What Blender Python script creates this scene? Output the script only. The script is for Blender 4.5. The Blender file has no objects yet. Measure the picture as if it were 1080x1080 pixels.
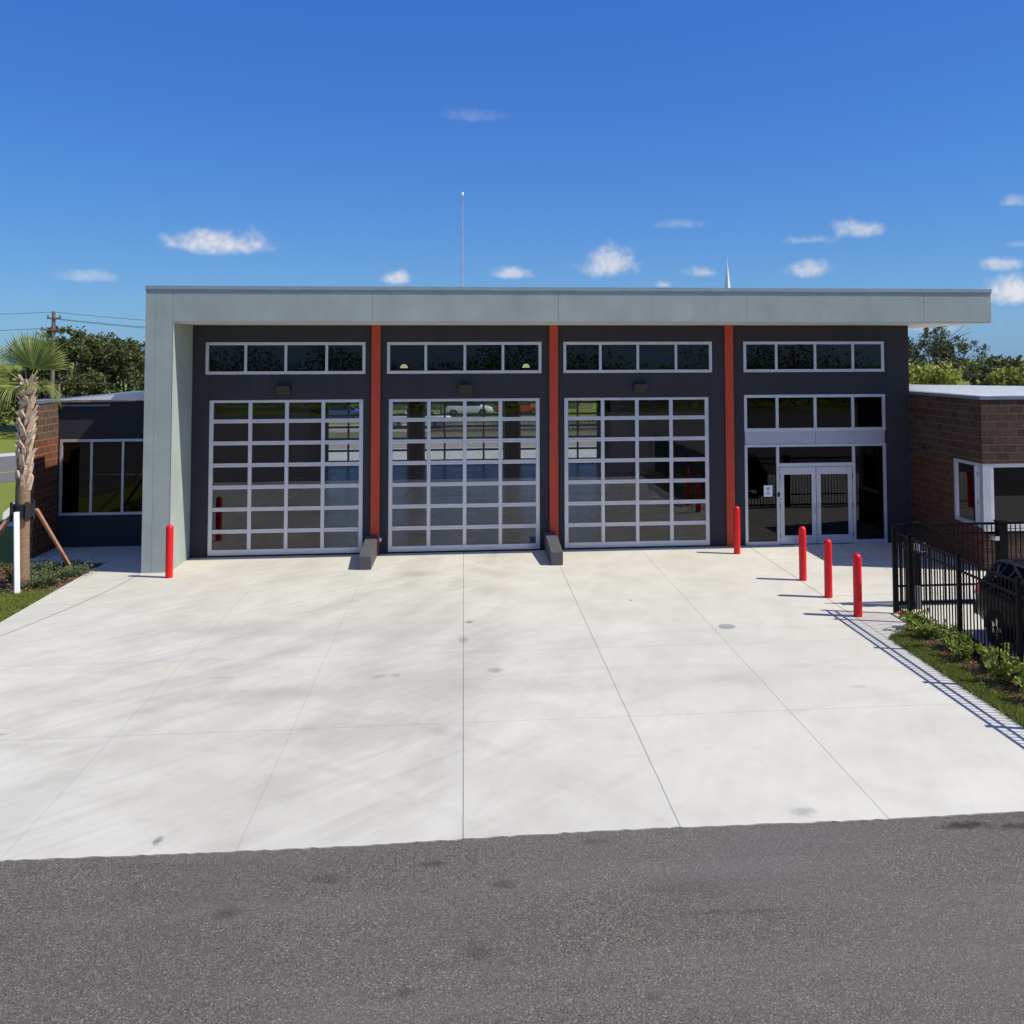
import bpy, bmesh, math, random
from mathutils import Vector, Matrix
random.seed(11)
rnd = random.random
def U(a, b): return a + (b - a) * rnd()
S = bpy.context.scene
COL = S.collection
PI = math.pi

# ------------------------------------------------------------------ materials
def new_mat(name):
    m = bpy.data.materials.new(name); m.use_nodes = True
    nt = m.node_tree; nt.nodes.clear()
    return m, nt
class NT:
    def __init__(s, nt): s.t = nt
    def n(s, typ, **kw):
        nd = s.t.nodes.new(typ)
        for k, v in kw.items():
            if k.startswith('i_'):
                key = k[2:]
                key = int(key) if key.isdigit() else key.replace('_', ' ')
                if hasattr(v, 'is_output') or isinstance(v, bpy.types.NodeSocket): s.t.links.new(v, nd.inputs[key])
                else: nd.inputs[key].default_value = v
            else: setattr(nd, k, v)
        return nd
    def math(s, op, a, b=0.0, c=0.0, clamp=False):
        nd = s.t.nodes.new('ShaderNodeMath'); nd.operation = op; nd.use_clamp = clamp
        for i, x in enumerate((a, b, c)):
            if isinstance(x, bpy.types.NodeSocket): s.t.links.new(x, nd.inputs[i])
            else: nd.inputs[i].default_value = x
        return nd.outputs[0]
    def mix(s, fac, a, b, blend='MIX'):
        nd = s.t.nodes.new('ShaderNodeMix'); nd.data_type = 'RGBA'; nd.blend_type = blend
        for i, x in ((0, fac), (6, a), (7, b)):
            if isinstance(x, bpy.types.NodeSocket): s.t.links.new(x, nd.inputs[i])
            else: nd.inputs[i].default_value = (tuple(x) + (1,))[:4] if isinstance(x, (tuple, list)) else x
        return nd.outputs[2]
    def noise(s, vec, scale, detail=4, rough=.55, dist=0):
        nd = s.n('ShaderNodeTexNoise'); s.t.links.new(vec, nd.inputs['Vector'])
        nd.inputs['Scale'].default_value = scale; nd.inputs['Detail'].default_value = detail
        nd.inputs['Roughness'].default_value = rough; nd.inputs['Distortion'].default_value = dist
        return nd.outputs['Fac']
    def rng(s, x, a, b, c=0., d=1., smooth=False):
        nd = s.n('ShaderNodeMapRange'); nd.clamp = True
        if smooth: nd.interpolation_type = 'SMOOTHSTEP'
        s.t.links.new(x, nd.inputs[0])
        for i, v in zip((1, 2, 3, 4), (a, b, c, d)): nd.inputs[i].default_value = v
        return nd.outputs[0]
    def mapping(s, vec, loc=(0,0,0), rot=(0,0,0), scale=(1,1,1)):
        nd = s.n('ShaderNodeMapping'); s.t.links.new(vec, nd.inputs[0])
        nd.inputs[1].default_value = loc; nd.inputs[2].default_value = rot; nd.inputs[3].default_value = scale
        return nd.outputs[0]
    def out(s, sh):
        o = s.n('ShaderNodeOutputMaterial'); s.t.links.new(sh, o.inputs[0])
    def bsdf(s, col, rough=.7, metal=0., spec=.5, normal=None, **kw):
        b = s.n('ShaderNodeBsdfPrincipled')
        for k, x in (('Base Color', col), ('Roughness', rough), ('Metallic', metal), ('Specular IOR Level', spec)):
            if isinstance(x, bpy.types.NodeSocket): s.t.links.new(x, b.inputs[k])
            else: b.inputs[k].default_value = (tuple(x) + (1,))[:4] if isinstance(x, (tuple, list)) else x
        if normal is not None: s.t.links.new(normal, b.inputs['Normal'])
        for k, x in kw.items(): b.inputs[k.replace('_', ' ')].default_value = x
        return b.outputs[0]
    def bump(s, h, strength=.3, dist=.02):
        nd = s.n('ShaderNodeBump'); s.t.links.new(h, nd.inputs['Height'])
        nd.inputs['Strength'].default_value = strength; nd.inputs['Distance'].default_value = dist
        return nd.outputs[0]
    def wpos(s): return s.n('ShaderNodeNewGeometry').outputs['Position']
    def opos(s): return s.n('ShaderNodeTexCoord').outputs['Object']

def simple(name, col, rough=.6, metal=0., spec=.5, var=.12, vscale=3., bump=0., bscale=80., streak=None):
    m, t = new_mat(name); k = NT(t); p = k.wpos()
    f = k.noise(p, vscale, 5)
    c2 = tuple(c * (1 - var) for c in col); c1 = tuple(min(1, c * (1 + var)) for c in col)
    c = k.mix(k.rng(f, .3, .7), c2, c1)
    if streak:
        f2 = k.noise(k.mapping(p, scale=(streak[0], streak[0], streak[1])), 1, 4)
        c = k.mix(k.rng(f2, .35, .7, 0, streak[2]), c, tuple(x * .6 for x in col))
    nrm = k.bump(k.noise(p, bscale, 3), bump, .01) if bump else None
    r = k.rng(f, .2, .8, max(0, rough - .08), min(1, rough + .08))
    k.out(k.bsdf(c, r, metal, spec, nrm)); return m

def mk_concrete():
    m, t = new_mat('concrete'); k = NT(t); p = k.wpos()
    sx = k.n('ShaderNodeSeparateXYZ', i_0=p); X, Y = sx.outputs[0], sx.outputs[1]
    base = (.655, .63, .53)
    big = k.noise(p, .16, 5, .6); mid = k.noise(p, .9, 6, .65); fine = k.noise(p, 45, 3, .7)
    c = k.mix(k.rng(big, .3, .72), tuple(x * .89 for x in base), tuple(x * 1.05 for x in base))
    c = k.mix(k.rng(mid, .42, .72, 0, .45), c, (.45, .425, .35))
    # diagonal broom / drag marks
    st = k.noise(k.mapping(k.mapping(p, rot=(0, 0, math.radians(-42))), scale=(.28, 4.5, 1)), 1, 6, .62)
    st2 = k.noise(k.mapping(k.mapping(p, rot=(0, 0, math.radians(-72))), scale=(.22, 3.2, 1)), 1, 6, .62)
    c = k.mix(k.rng(st2, .48, .76, 0, .17), c, (.42, .395, .325))
    reg = k.math('MULTIPLY', k.rng(X, 3.5, -2, .1, 1, True), k.rng(k.noise(p, .22, 3), .30, .55, .25, 1))
    c = k.mix(k.math('MULTIPLY', k.rng(st, .42, .7, 0, .36), reg), c, (.38, .36, .295))
    # dirty patches near the middle doors
    def blob(cx, cy, rx, ry, amt, col, soft=1., nz=.55, nsc=2.2, ang=0.):
        nonlocal c
        q = k.mapping(p, loc=(-cx, -cy, 0))
        q = k.mapping(q, rot=(0, 0, ang), scale=(1 / rx, 1 / ry, 0))
        l = k.n('ShaderNodeVectorMath', operation='LENGTH', i_0=q).outputs['Value']
        l = k.math('ADD', l, k.math('MULTIPLY', k.math('SUBTRACT', k.noise(p, nsc / max(.15, min(rx, ry)) * .5 + 1, 6, .68), .5), nz * 2.8))
        f = k.rng(l, 1., 1. - soft, 0, amt, True)
        c = k.mix(f, c, col)
    dk = (.34, .315, .255)
    blob(-1.2, -2.7, .9, .5, .5, dk); blob(-.6, -11.3, 2.0, 1.9, .5, dk, nsc=3); blob(-1.6, -13.4, 2.4, 1.2, .4, dk); blob(-1.4, -8.2, 1.2, 1.6, .34, dk); blob(1.6, -11.6, 1.6, .7, .3, dk); blob(-3., -15.3, 2.2, .9, .25, dk); blob(4.6, -11.6, 2.2, .5, .2, dk)
    blob(-4.6, -7.6, 2.8, 1.0, .36, dk); blob(.2, -9.2, 1.0, 2.6, .36, dk); blob(-3.5, -11.5, 2.6, .5, .45, dk, ang=.1)
    for b in ((.1, -7.45, .13, .14, .75), (-.03, -8.75, .14, .32, .5), (.53, -10.7, .22, .2, .5), (-3.53, -16.45, .07, .13, .8), (4.12, -16.5, .2, .16, .4), (3.78, -6., .05, .12, .7), (-1.5, -10.8, .16, .14, .4), (-1.2, -10.78, .14, .12, .42), (-4.2, -10.6, .25, .1, .35), (-6.9, -12.9, .18, .1, .4), (-7.2, -13.1, .09, .09, .5), (6.6, -12.2, .2, .12, .25)):
        blob(*b, (.16, .16, .14), soft=.8, nz=.75)
    blob(.9, -4.6, .5, .25, .25, (.55, .45, .25)); blob(5.7, -10.9, .3, .2, .2, (.55, .45, .25)); blob(-5.35, -9.9, .09, .3, .5, (.62, .42, .12), nz=.3)
    # curved tyre marks
    def arc(cx, cy, R, w, amt):
        nonlocal c
        q = k.mapping(p, loc=(-cx, -cy, 0), scale=(1, 1, 0))
        q = k.n('ShaderNodeVectorMath', operation='MULTIPLY', i_0=q, i_1=(1, 1, 0)).outputs[0]
        l = k.n('ShaderNodeVectorMath', operation='LENGTH', i_0=q).outputs['Value']
        d = k.math('ABSOLUTE', k.math('SUBTRACT', l, R))
        f = k.math('MULTIPLY', k.rng(d, w, w * .3, 0, amt, True), k.rng(k.noise(p, .8, 6, .65), .36, .66))
        c = k.mix(f, c, (.30, .285, .235))
    for x0, R_, w_, a_ in ((-1.25, 15, .42, .30), (.75, 15, .42, .30), (-.9, 22, .5, .22), (1.1, 22, .5, .2), (-6.1, 17, .45, .2), (-4.1, 17, .45, .2), (4.0, 30, .5, .17), (6.0, 30, .5, .15), (-.95, 90, .5, .22), (.95, 90, .5, .2), (-5.8, 90, .5, .16), (-4.0, 90, .5, .16)): arc(x0 - R_, 1.0, R_, w_, a_)
    arc(-6, -21, 7.6, .16, .2); arc(-6, -21, 9.4, .16, .15); arc(9, -22, 9.6, .14, .14); arc(9, -22, 11.4, .14, .12)
    arc(6, -24, 15.5, .18, .16); arc(-9, -22, 12.2, .18, .16); arc(3, -30, 19.2, .2, .14)
    # slab joints
    def line(ax, pos, w, amt, lo=None, hi=None):
        nonlocal c
        wob = k.math('MULTIPLY', k.math('SUBTRACT', k.noise(p, 1.2, 2), .5), .012)
        d = k.math('ABSOLUTE', k.math('SUBTRACT', k.math('ADD', X if ax == 'x' else Y, wob), pos))
        f = k.rng(d, w * 1.6, w * .7, 0, amt)
        if lo is not None: f = k.math('MULTIPLY', f, k.math('MULTIPLY', k.math('GREATER_THAN', Y if ax == 'x' else X, lo), k.math('LESS_THAN', Y if ax == 'x' else X, hi)))
        c = k.mix(f, c, (.07, .065, .06))
    line('x', -.03, .006, .7, -40, 0); line('x', 2.53, .0065, .6, -40, 0); line('x', 5.07, .006, .45, -40, 0); line('x', 8.3, .010, .7, -9.7, 0)
    for xx in (-2.58, -5.15): line('x', xx, .007, .18, -40, 0)
    line('x', 11.0, .01, .6, -7, 0)
    for yy, a in ((-5.9, .16), (-9.55, .26), (-13.15, .24), (-2.3, .12)): line('y', yy, .009, a, -9.7, 8.3)
    for yy in (-2.0, -6.1): line('y', yy, .011, .55, 8.3, 20)
    for yy in (-3.4, -5.): line('y', yy, .012, .25, -9.8, -8.6)
    # curved joint at the left
    q = k.math('ADD', k.math('MULTIPLY', k.math('POWER', k.math('ADD', k.math('MULTIPLY', Y, -1), -1.9), 1.6), .058), 8.36)
    d = k.math('ABSOLUTE', k.math('ADD', X, q))
    f = k.math('MULTIPLY', k.rng(d, .02, .008, 0, .85), k.math('MULTIPLY', k.math('GREATER_THAN', Y, -9.6), k.math('LESS_THAN', Y, -1.92)))
    c = k.mix(f, c, (.09, .085, .08))
    c = k.mix(k.rng(fine, .2, .8, 0, .16), c, (.40, .40, .38))
    k.out(k.bsdf(c, .85, spec=.25, normal=k.bump(fine, .12, .004))); return m

def mk_asphalt():
    m, t = new_mat('asphalt'); k = NT(t); p = k.wpos()
    v = k.n('ShaderNodeTexVoronoi', i_Scale=98.); t.links.new(p, v.inputs['Vector'])
    sp = k.n('ShaderNodeSeparateXYZ', i_0=v.outputs['Color'])
    c = k.mix(k.rng(sp.outputs[0], 0, 1), (.070, .060, .050), (.175, .149, .121))
    c = k.mix(k.rng(sp.outputs[1], .87, .95), c, (.32, .285, .245))
    c = k.mix(k.rng(sp.outputs[2], .88, .95), c, (.040, .036, .033))
    big = k.noise(p, .5, 5, .6)
    c = k.mix(k.rng(big, .4, .72, 0, .34), c, (.066, .057, .049))
    c = k.mix(k.rng(k.noise(p, 3.5, 5, .7), .5, .75, 0, .28), c, (.06, .054, .05))
    c = k.mix(k.rng(k.noise(k.mapping(p, scale=(.12, 1.1, 1)), 1, 4), .48, .7, 0, .3), c, (.18, .165, .15))
    c = k.mix(k.rng(k.noise(p, .25, 3), .45, .65, 0, .25), c, (.17, .16, .155))
    for (cx, cy, rx, ry, a) in ((5.9, -17.02, .42, .12, .85), (6.5, -17.1, .4, .1, .7), (-1.48, -17.45, .25, .12, .4), (-.38, -17.26, .2, .1, .45), (.39, -17.77, .16, .12, .5), (-2.38, -18.02, .2, .12, .45), (-.55, -19.43, .1, .12, .5), (2.93, -18.53, .35, .06, .35), (2.4, -18.5, .4, .05, .3), (1.63, -19.72, .12, .1, .3), (.1, -18.9, .2, .2, .35), (1.5, -16.95, .3, .08, .4), (2.3, -18.0, .7, .3, .16)):
        q = k.mapping(p, loc=(-cx / rx, -cy / ry, 0), scale=(1 / rx, 1 / ry, 0))
        l = k.n('ShaderNodeVectorMath', operation='LENGTH', i_0=q).outputs['Value']
        l = k.math('ADD', l, k.math('MULTIPLY', k.math('SUBTRACT', k.noise(p, 9, 4, .7), .5), 2.0))
        c = k.mix(k.rng(l, 1.1, .2, 0, a, True), c, (.025, .024, .023))
    k.out(k.bsdf(c, .85, spec=.3, normal=k.bump(sp.outputs[0], .5, .004))); return m

def mk_grass_ground():
    m, t = new_mat('lawn'); k = NT(t); p = k.wpos()
    c = k.mix(k.rng(k.noise(p, 9, 6, .7), .3, .7), (.11, .165, .022), (.23, .28, .05))
    c = k.mix(k.rng(k.noise(p, .35, 5), .45, .7, 0, .6), c, (.20, .20, .06))
    k.out(k.bsdf(c, .9, spec=.1)); return m
def mk_leaf(name, a, b, rough=.55, trans=.25, third=None):
    m, t = new_mat(name); k = NT(t)
    g = k.n('ShaderNodeNewGeometry')
    r = g.outputs['Random Per Island']
    c = k.mix(r, a, b)
    if third: c = k.mix(k.rng(r, .70, .82), c, third)
    n = k.noise(g.outputs['Position'], 1.3, 3)
    c = k.mix(k.rng(n, .35, .65, 0, .45), c, tuple(x * .55 for x in a))
    d = k.bsdf(c, rough, spec=.3)
    tr = k.n('ShaderNodeBsdfTranslucent'); t.links.new(c, tr.inputs[0])
    mx = k.n('ShaderNodeMixShader'); mx.inputs[0].default_value = trans
    t.links.new(d, mx.inputs[1]); t.links.new(tr.outputs[0], mx.inputs[2])
    k.out(mx.outputs[0]); return m
def mk_block(name, zsplit, mort=(.17, .085, .05), g_=1.):
    m, t = new_mat(name); k = NT(t)
    g = k.n('ShaderNodeNewGeometry'); p = g.outputs['Position']
    s = k.n('ShaderNodeSeparateXYZ', i_0=p); nn = k.n('ShaderNodeSeparateXYZ', i_0=g.outputs['Normal'])
    isx = k.math('GREATER_THAN', k.math('ABSOLUTE', nn.outputs[0]), .5)
    u = k.math('ADD', k.math('MULTIPLY', isx, k.math('ADD', s.outputs[1], 4.)), k.math('MULTIPLY', k.math('SUBTRACT', 1., isx), k.math('ADD', s.outputs[0], 200.)))
    vec = k.n('ShaderNodeCombineXYZ', i_0=u, i_1=s.outputs[2]).outputs[0]
    b = k.n('ShaderNodeTexBrick', offset=.5)
    t.links.new(vec, b.inputs['Vector'])
    for kk, vv in (('Scale', 1.), ('Mortar Size', .011), ('Mortar Smooth', .15), ('Brick Width', .406), ('Row Height', .203), ('Bias', 0.)): b.inputs[kk].default_value = vv
    b.inputs['Color1'].default_value = (.0, 0, 0, 1); b.inputs['Color2'].default_value = (1, 1, 1, 1); b.inputs['Mortar'].default_value = (.5, .5, .5, 1)
    up = k.math('GREATER_THAN', s.outputs[2], zsplit)
    sc_ = lambda c_: tuple(x_ * g_ for x_ in c_)
    br = k.mix(b.outputs['Color'], sc_((.060, .038, .028)), sc_((.105, .068, .050)))
    rd = k.mix(b.outputs['Color'], sc_((.110, .036, .020)), sc_((.165, .056, .030)))
    c = k.mix(k.math('MAXIMUM', up, k.math('SUBTRACT', 1., isx)), rd, br)
    c = k.mix(k.rng(k.noise(p, 35, 4, .7), .35, .7, 0, .22), c, (.13, .09, .07))
    c = k.mix(k.math('MULTIPLY', b.outputs['Fac'], .8), c, mort)
    h = k.math('ADD', k.math('SUBTRACT', 1., b.outputs['Fac']), k.math('MULTIPLY', k.noise(p, 60, 3), .3))
    k.out(k.bsdf(c, .85, spec=.25, normal=k.bump(h, .5, .01))); return m
def mk_stucco(name, col, var=.08, joints=None, streak=.25):
    m, t = new_mat(name); k = NT(t); p = k.wpos()
    c = k.mix(k.rng(k.noise(p, 1.1, 5), .3, .7), tuple(x * (1 - var) for x in col), tuple(x * (1 + var) for x in col))
    f2 = k.noise(k.mapping(p, scale=(2.6, 2.6, .5), rot=(0, .5, 0)), 1, 4)
    c = k.mix(k.rng(f2, .45, .75, 0, streak), c, tuple(x * .75 for x in col))
    gr = k.noise(p, 55, 3, .7)
    c = k.mix(k.rng(gr, .3, .7, 0, .14), c, tuple(x * .7 for x in col))
    if joints:
        X = k.n('ShaderNodeSeparateXYZ', i_0=p).outputs[0]
        for j, w in joints:
            d = k.math('ABSOLUTE', k.math('SUBTRACT', X, j))
            c = k.mix(k.rng(d, w, w * .5, 0, .6), c, tuple(x * .35 for x in col))
    k.out(k.bsdf(c, .9, spec=.2, normal=k.bump(gr, .35, .006))); return m
def mk_glass(name, tint, refl=1.0):
    m, t = new_mat(name); k = NT(t)
    fr = k.n('ShaderNodeFresnel'); fr.inputs[0].default_value = 1.5
    tr = k.n('ShaderNodeBsdfTransparent'); tr.inputs[0].default_value = tuple(tint) + (1,)
    gl = k.n('ShaderNodeBsdfGlossy'); gl.inputs['Roughness'].default_value = .0; gl.inputs[0].default_value = (.95, .97, 1, 1)
    p = k.wpos()
    t.links.new(k.bump(k.noise(p, .9, 2), .012, .05), gl.inputs['Normal'])
    mx = k.n('ShaderNodeMixShader')
    t.links.new(k.math('MULTIPLY', fr.outputs[0], refl, clamp=True), mx.inputs[0])
    t.links.new(tr.outputs[0], mx.inputs[1]); t.links.new(gl.outputs[0], mx.inputs[2])
    k.out(mx.outputs[0]); return m
def mk_emit(name, col, s):
    m, t = new_mat(name); k = NT(t)
    e = k.n('ShaderNodeEmission'); e.inputs[0].default_value = col + (1,); e.inputs[1].default_value = s
    k.out(e.outputs[0]); return m

M = {}
M['concrete'] = mk_concrete(); M['asphalt'] = mk_asphalt(); M['lawn'] = mk_grass_ground()
M['walk'] = simple('sidewalk', (.52, .51, .48), .85, var=.08, bump=.1)
M['road'] = simple('road', (.15, .14, .13), .85, var=.1)
M['roadb'] = simple('pale_asphalt', (.33, .29, .25), .85, var=.08)
M['verge'] = simple('dry_verge', (.13, .13, .055), .95, var=.35, vscale=2.5)
M['dark'] = mk_stucco('dark_stucco', (.047, .047, .054), .10, None, .2)
M['grey'] = mk_stucco('grey_stucco', (.375, .415, .38), .10, [(-7.65, .012), (-8.09, .008), (-2.47, .012), (2.54, .012), (7.81, .012), (12.95, .012)], .34)
M['cream'] = simple('cream_soffit', (.62, .60, .50), .8, var=.05)
M['coping'] = simple('coping_metal', (.36, .41, .42), .4, .3, var=.05)
M['white'] = simple('white_metal', (.88, .88, .86), .45, var=.03)
M['flash'] = simple('grey_flashing', (.20, .22, .25), .45, .3)
M['red'] = simple('red_column_paint', (.56, .055, .018), .55, var=.07, streak=(3, .6, .25))
M['bollard'] = simple('bollard_red', (.74, .010, .016), .36, var=.08, spec=.4, streak=(8, 1.5, .2))
M['alu'] = simple('aluminium_frame', (.64, .63, .66), .38, .5, var=.05)
M['alu2'] = simple('aluminium_panel', (.50, .50, .56), .42, .5, var=.06)
M['glass'] = mk_glass('clear_glass', (.72, .75, .75), 1.8)
M['dglass'] = mk_glass('tinted_glass', (.14, .155, .17), .95)
M['cglass'] = mk_glass('car_glass', (.06, .07, .07), 1.3)
M['block'] = mk_block('masonry_right', 2.72, g_=.62); M['blockL'] = mk_block('masonry_left', 3.28, (.34, .19, .11), 1.22)
M['bumper'] = simple('bumper_grey', (.085, .085, .090), .75, var=.15, bump=.3, vscale=6)
M['black'] = simple('black_metal', (.004, .004, .005), .55, 0., .12, var=.1)
M['fixture'] = simple('dark_fixture', (.005, .005, .006), .5)
M['rubber'] = simple('rubber', (.012, .012, .012), .8)
M['chrome'] = simple('steel', (.6, .6, .6), .25, 1.)
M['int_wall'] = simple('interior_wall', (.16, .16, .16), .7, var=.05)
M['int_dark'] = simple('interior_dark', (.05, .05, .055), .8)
M['floor'] = simple('polished_floor', (.23, .22, .20), .25, spec=.17, var=.12, vscale=.8)
M['roof'] = simple('roof_membrane', (.6, .6, .58), .8)
M['bark'] = simple('bark', (.13, .10, .075), .9, var=.3, vscale=8, bump=.5, bscale=25)
M['palmtrunk'] = simple('palm_fibre', (.26, .165, .10), .9, var=.35, vscale=20, bump=.7, bscale=40, streak=(6, 30, .5))
M['boot'] = simple('palm_boot', (.58, .44, .32), .85, var=.3, vscale=9, bump=.4, bscale=30)
M['frond'] = mk_leaf('palm_frond', (.19, .25, .045), (.46, .50, .14), .4, .35)
M['petiole'] = simple('petiole', (.30, .30, .06), .5)
M['wood'] = simple('prop_wood', (.46, .23, .14), .8, var=.2, vscale=6)
M['whitewood'] = simple('white_painted_wood', (.82, .80, .80), .6, var=.03)
M['strap'] = simple('black_strap', (.012, .012, .013), .7)
M['oak'] = mk_leaf('oak_leaf', (.06, .085, .022), (.25, .26, .09), .5, .3)
M['oak2'] = mk_leaf('olive_leaf', (.07, .075, .03), (.20, .19, .085), .5, .3)
M['lime'] = mk_leaf('lime_leaf', (.30, .33, .05), (.60, .58, .16), .5, .3)
M['shrub'] = mk_leaf('shrub_leaf', (.17, .25, .035), (.50, .56, .12), .4, .35)
M['juniper'] = mk_leaf('juniper_leaf', (.08, .12, .05), (.20, .25, .11), .6, .15)
M['croton'] = mk_leaf('croton_leaf', (.14, .14, .03), (.34, .20, .08), .45, .25)
M['flower'] = mk_leaf('red_flower', (.6, .02, .02), (.7, .05, .03), .5, .3)
M['blade'] = mk_leaf('grass_blade', (.17, .24, .03), (.38, .44, .08), .6, .45, (.46, .38, .16))
M['mulch'] = simple('mulch', (.11, .055, .036), .95, var=.5, vscale=40, bump=.8, bscale=60)
M['chip'] = mk_leaf('mulch_chip', (.13, .07, .05), (.40, .25, .18), .9, 0.)
M['straw'] = mk_leaf('pine_straw', (.34, .19, .09), (.55, .36, .19), .8, 0.)
M['pole'] = simple('weathered_pole', (.20, .15, .12), .9, var=.2)
M['wire'] = simple('wire', (.05, .05, .055), .7)
M['paper'] = simple('paper', (.82, .84, .86), .6, var=.02)
M['ink'] = simple('ink', (.25, .30, .45), .7)
M['yellow'] = simple('yellow_paint', (.55, .36, .03), .7)
M['carblack'] = simple('car_paint_black', (.005, .005, .008), .25, spec=.18, var=.05)
M['carwhite'] = simple('car_paint_white', (.75, .76, .78), .3, var=.02)
M['carred'] = simple('car_paint_red', (.45, .03, .02), .3, var=.02)
M['carblue'] = simple('car_paint_blue', (.05, .12, .30), .3, var=.02)
M['taillight'] = simple('taillight', (.45, .010, .012), .15, spec=.7)
M['headlight'] = simple('headlight_lens', (.7, .7, .72), .1)
M['lampglow'] = mk_emit('lit_lamp', (1., .97, .45), 2.6)
M['tan'] = simple('tan_stucco', (.45, .36, .24), .9)
M['tile'] = simple('roof_shingle', (.20, .14, .10), .9)
M['cover'] = simple('cast_cover', (.33, .33, .31), .8, var=.15)

# ------------------------------------------------------------------ mesh helpers
class MB:
    def __init__(s): s.v = []; s.f = []; s.mi = []
    def face(s, idx, mi=0): s.f.append(tuple(idx)); s.mi.append(mi)
    def box(s, x0, x1, y0, y1, z0, z1, mi=0):
        b = len(s.v)
        s.v += [(x0,y0,z0),(x1,y0,z0),(x1,y1,z0),(x0,y1,z0),(x0,y0,z1),(x1,y0,z1),(x1,y1,z1),(x0,y1,z1)]
        for q in ((0,3,2,1),(4,5,6,7),(0,1,5,4),(1,2,6,5),(2,3,7,6),(3,0,4,7)): s.face([b+i for i in q], mi)
    def prism(s, poly, z0, z1, mi=0):
        b = len(s.v); n = len(poly)
        s.v += [(x, y, z0) for x, y in poly] + [(x, y, z1) for x, y in poly]
        s.face([b + n + i for i in range(n)], mi); s.face([b + n - 1 - i for i in range(n)], mi)
        for i in range(n):
            j = (i + 1) % n; s.face([b+i, b+j, b+n+j, b+n+i], mi)
    def hexa(s, pts, mi=0):
        b = len(s.v); s.v += [tuple(p) for p in pts]
        for q in ((0,3,2,1),(4,5,6,7),(0,1,5,4),(1,2,6,5),(2,3,7,6),(3,0,4,7)): s.face([b+i for i in q], mi)
    def tube(s, pts, rad, n=8, cap=True, mi=0):
        pts = [Vector(p) for p in pts]
        if not isinstance(rad, (list, tuple)): rad = [rad] * len(pts)
        rings = []
        up = None
        for i, p in enumerate(pts):
            d = (pts[min(i+1, len(pts)-1)] - pts[max(i-1, 0)]).normalized()
            if up is None:
                up = Vector((0, 0, 1)) if abs(d.z) < .9 else Vector((0, 1, 0))
            a = d.cross(up).normalized(); bb = a.cross(d).normalized(); up = bb
            ring = []
            for k in range(n):
                t = 2 * PI * k / n
                s.v.append(tuple(p + (a * math.cos(t) + bb * math.sin(t)) * rad[i])); ring.append(len(s.v) - 1)
            rings.append(ring)
        for r0, r1 in zip(rings, rings[1:]):
            for k in range(n): s.face((r0[k], r0[(k+1) % n], r1[(k+1) % n], r1[k]), mi)
        if cap: s.face(rings[0][::-1], mi); s.face(rings[-1], mi)
    def lathe(s, prof, cx=0, cy=0, n=20, mi=0, axis='z'):
        rings = []
        for r, h in prof:
            ring = []
            for k in range(n):
                t = 2 * PI * k / n; a, b = r * math.cos(t), r * math.sin(t)
                s.v.append((cx + a, cy + b, h) if axis == 'z' else (h, cx + a, cy + b)); ring.append(len(s.v) - 1)
            rings.append(ring)
        for r0, r1 in zip(rings, rings[1:]):
            for k in range(n): s.face((r0[k], r0[(k+1) % n], r1[(k+1) % n], r1[k]), mi)
        s.face(rings[0][::-1], mi); s.face(rings[-1], mi)
    def leaf(s, p, L, W, d=None, mi=0):
        p = Vector(p)
        if d is None:
            d = Vector((U(-1,1), U(-1,1), U(-1,1)))
        d = d.normalized(); o = Vector((U(-1,1), U(-1,1), U(-1,1)))
        w = d.cross(o)
        if w.length < 1e-3: w = d.orthogonal()
        w.normalize(); b = len(s.v)
        s.v += [tuple(p), tuple(p + d*L*.5 + w*W*.5), tuple(p + d*L), tuple(p + d*L*.5 - w*W*.5)]
        s.face((b, b+1, b+2, b+3), mi)
    def build(s, name, mats, parent=None, smooth=False, bevel=0., sub=0, normals=True):
        me = bpy.data.meshes.new(name); me.from_pydata(s.v, [], s.f)
        if not isinstance(mats, (list, tuple)): mats = [mats]
        for m in mats: me.materials.append(m)
        if len(mats) > 1: me.polygons.foreach_set('material_index', s.mi)
        if smooth: me.polygons.foreach_set('use_smooth', [True] * len(s.f))
        if normals and len(s.f) < 6000:
            bm = bmesh.new(); bm.from_mesh(me); bmesh.ops.recalc_face_normals(bm, faces=bm.faces); bm.to_mesh(me); bm.free()
        me.update()
        o = bpy.data.objects.new(name, me); COL.objects.link(o)
        if parent is not None: o.parent = parent
        if bevel:
            b = o.modifiers.new('bevel', 'BEVEL'); b.width = bevel; b.segments = 2; b.limit_method = 'ANGLE'
        if sub:
            b = o.modifiers.new('sub', 'SUBSURF'); b.levels = sub; b.render_levels = sub
        return o
def tag(o, label=None, cat=None, group=None, kind=None):
    if label: o['label'] = label
    if cat: o['category'] = cat
    if group: o['group'] = group
    if kind: o['kind'] = kind
    return o
def thing(name, label, cat, loc=(0,0,0), rz=0., group=None):
    o = bpy.data.objects.new(name, None); COL.objects.link(o); o.location = loc; o.rotation_euler = (0, 0, rz)
    o.empty_display_size = .2
    return tag(o, label, cat, group)
def copy_tree(o, parent=None):
    c = o.copy(); COL.objects.link(c)
    if parent is not None: c.parent = parent
    for ch in list(o.children): copy_tree(ch, c)
    return c
def box(name, m, parent, *a, bevel=0.):
    b = MB(); b.box(*a); return b.build(name, m, parent, bevel=bevel)

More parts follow.
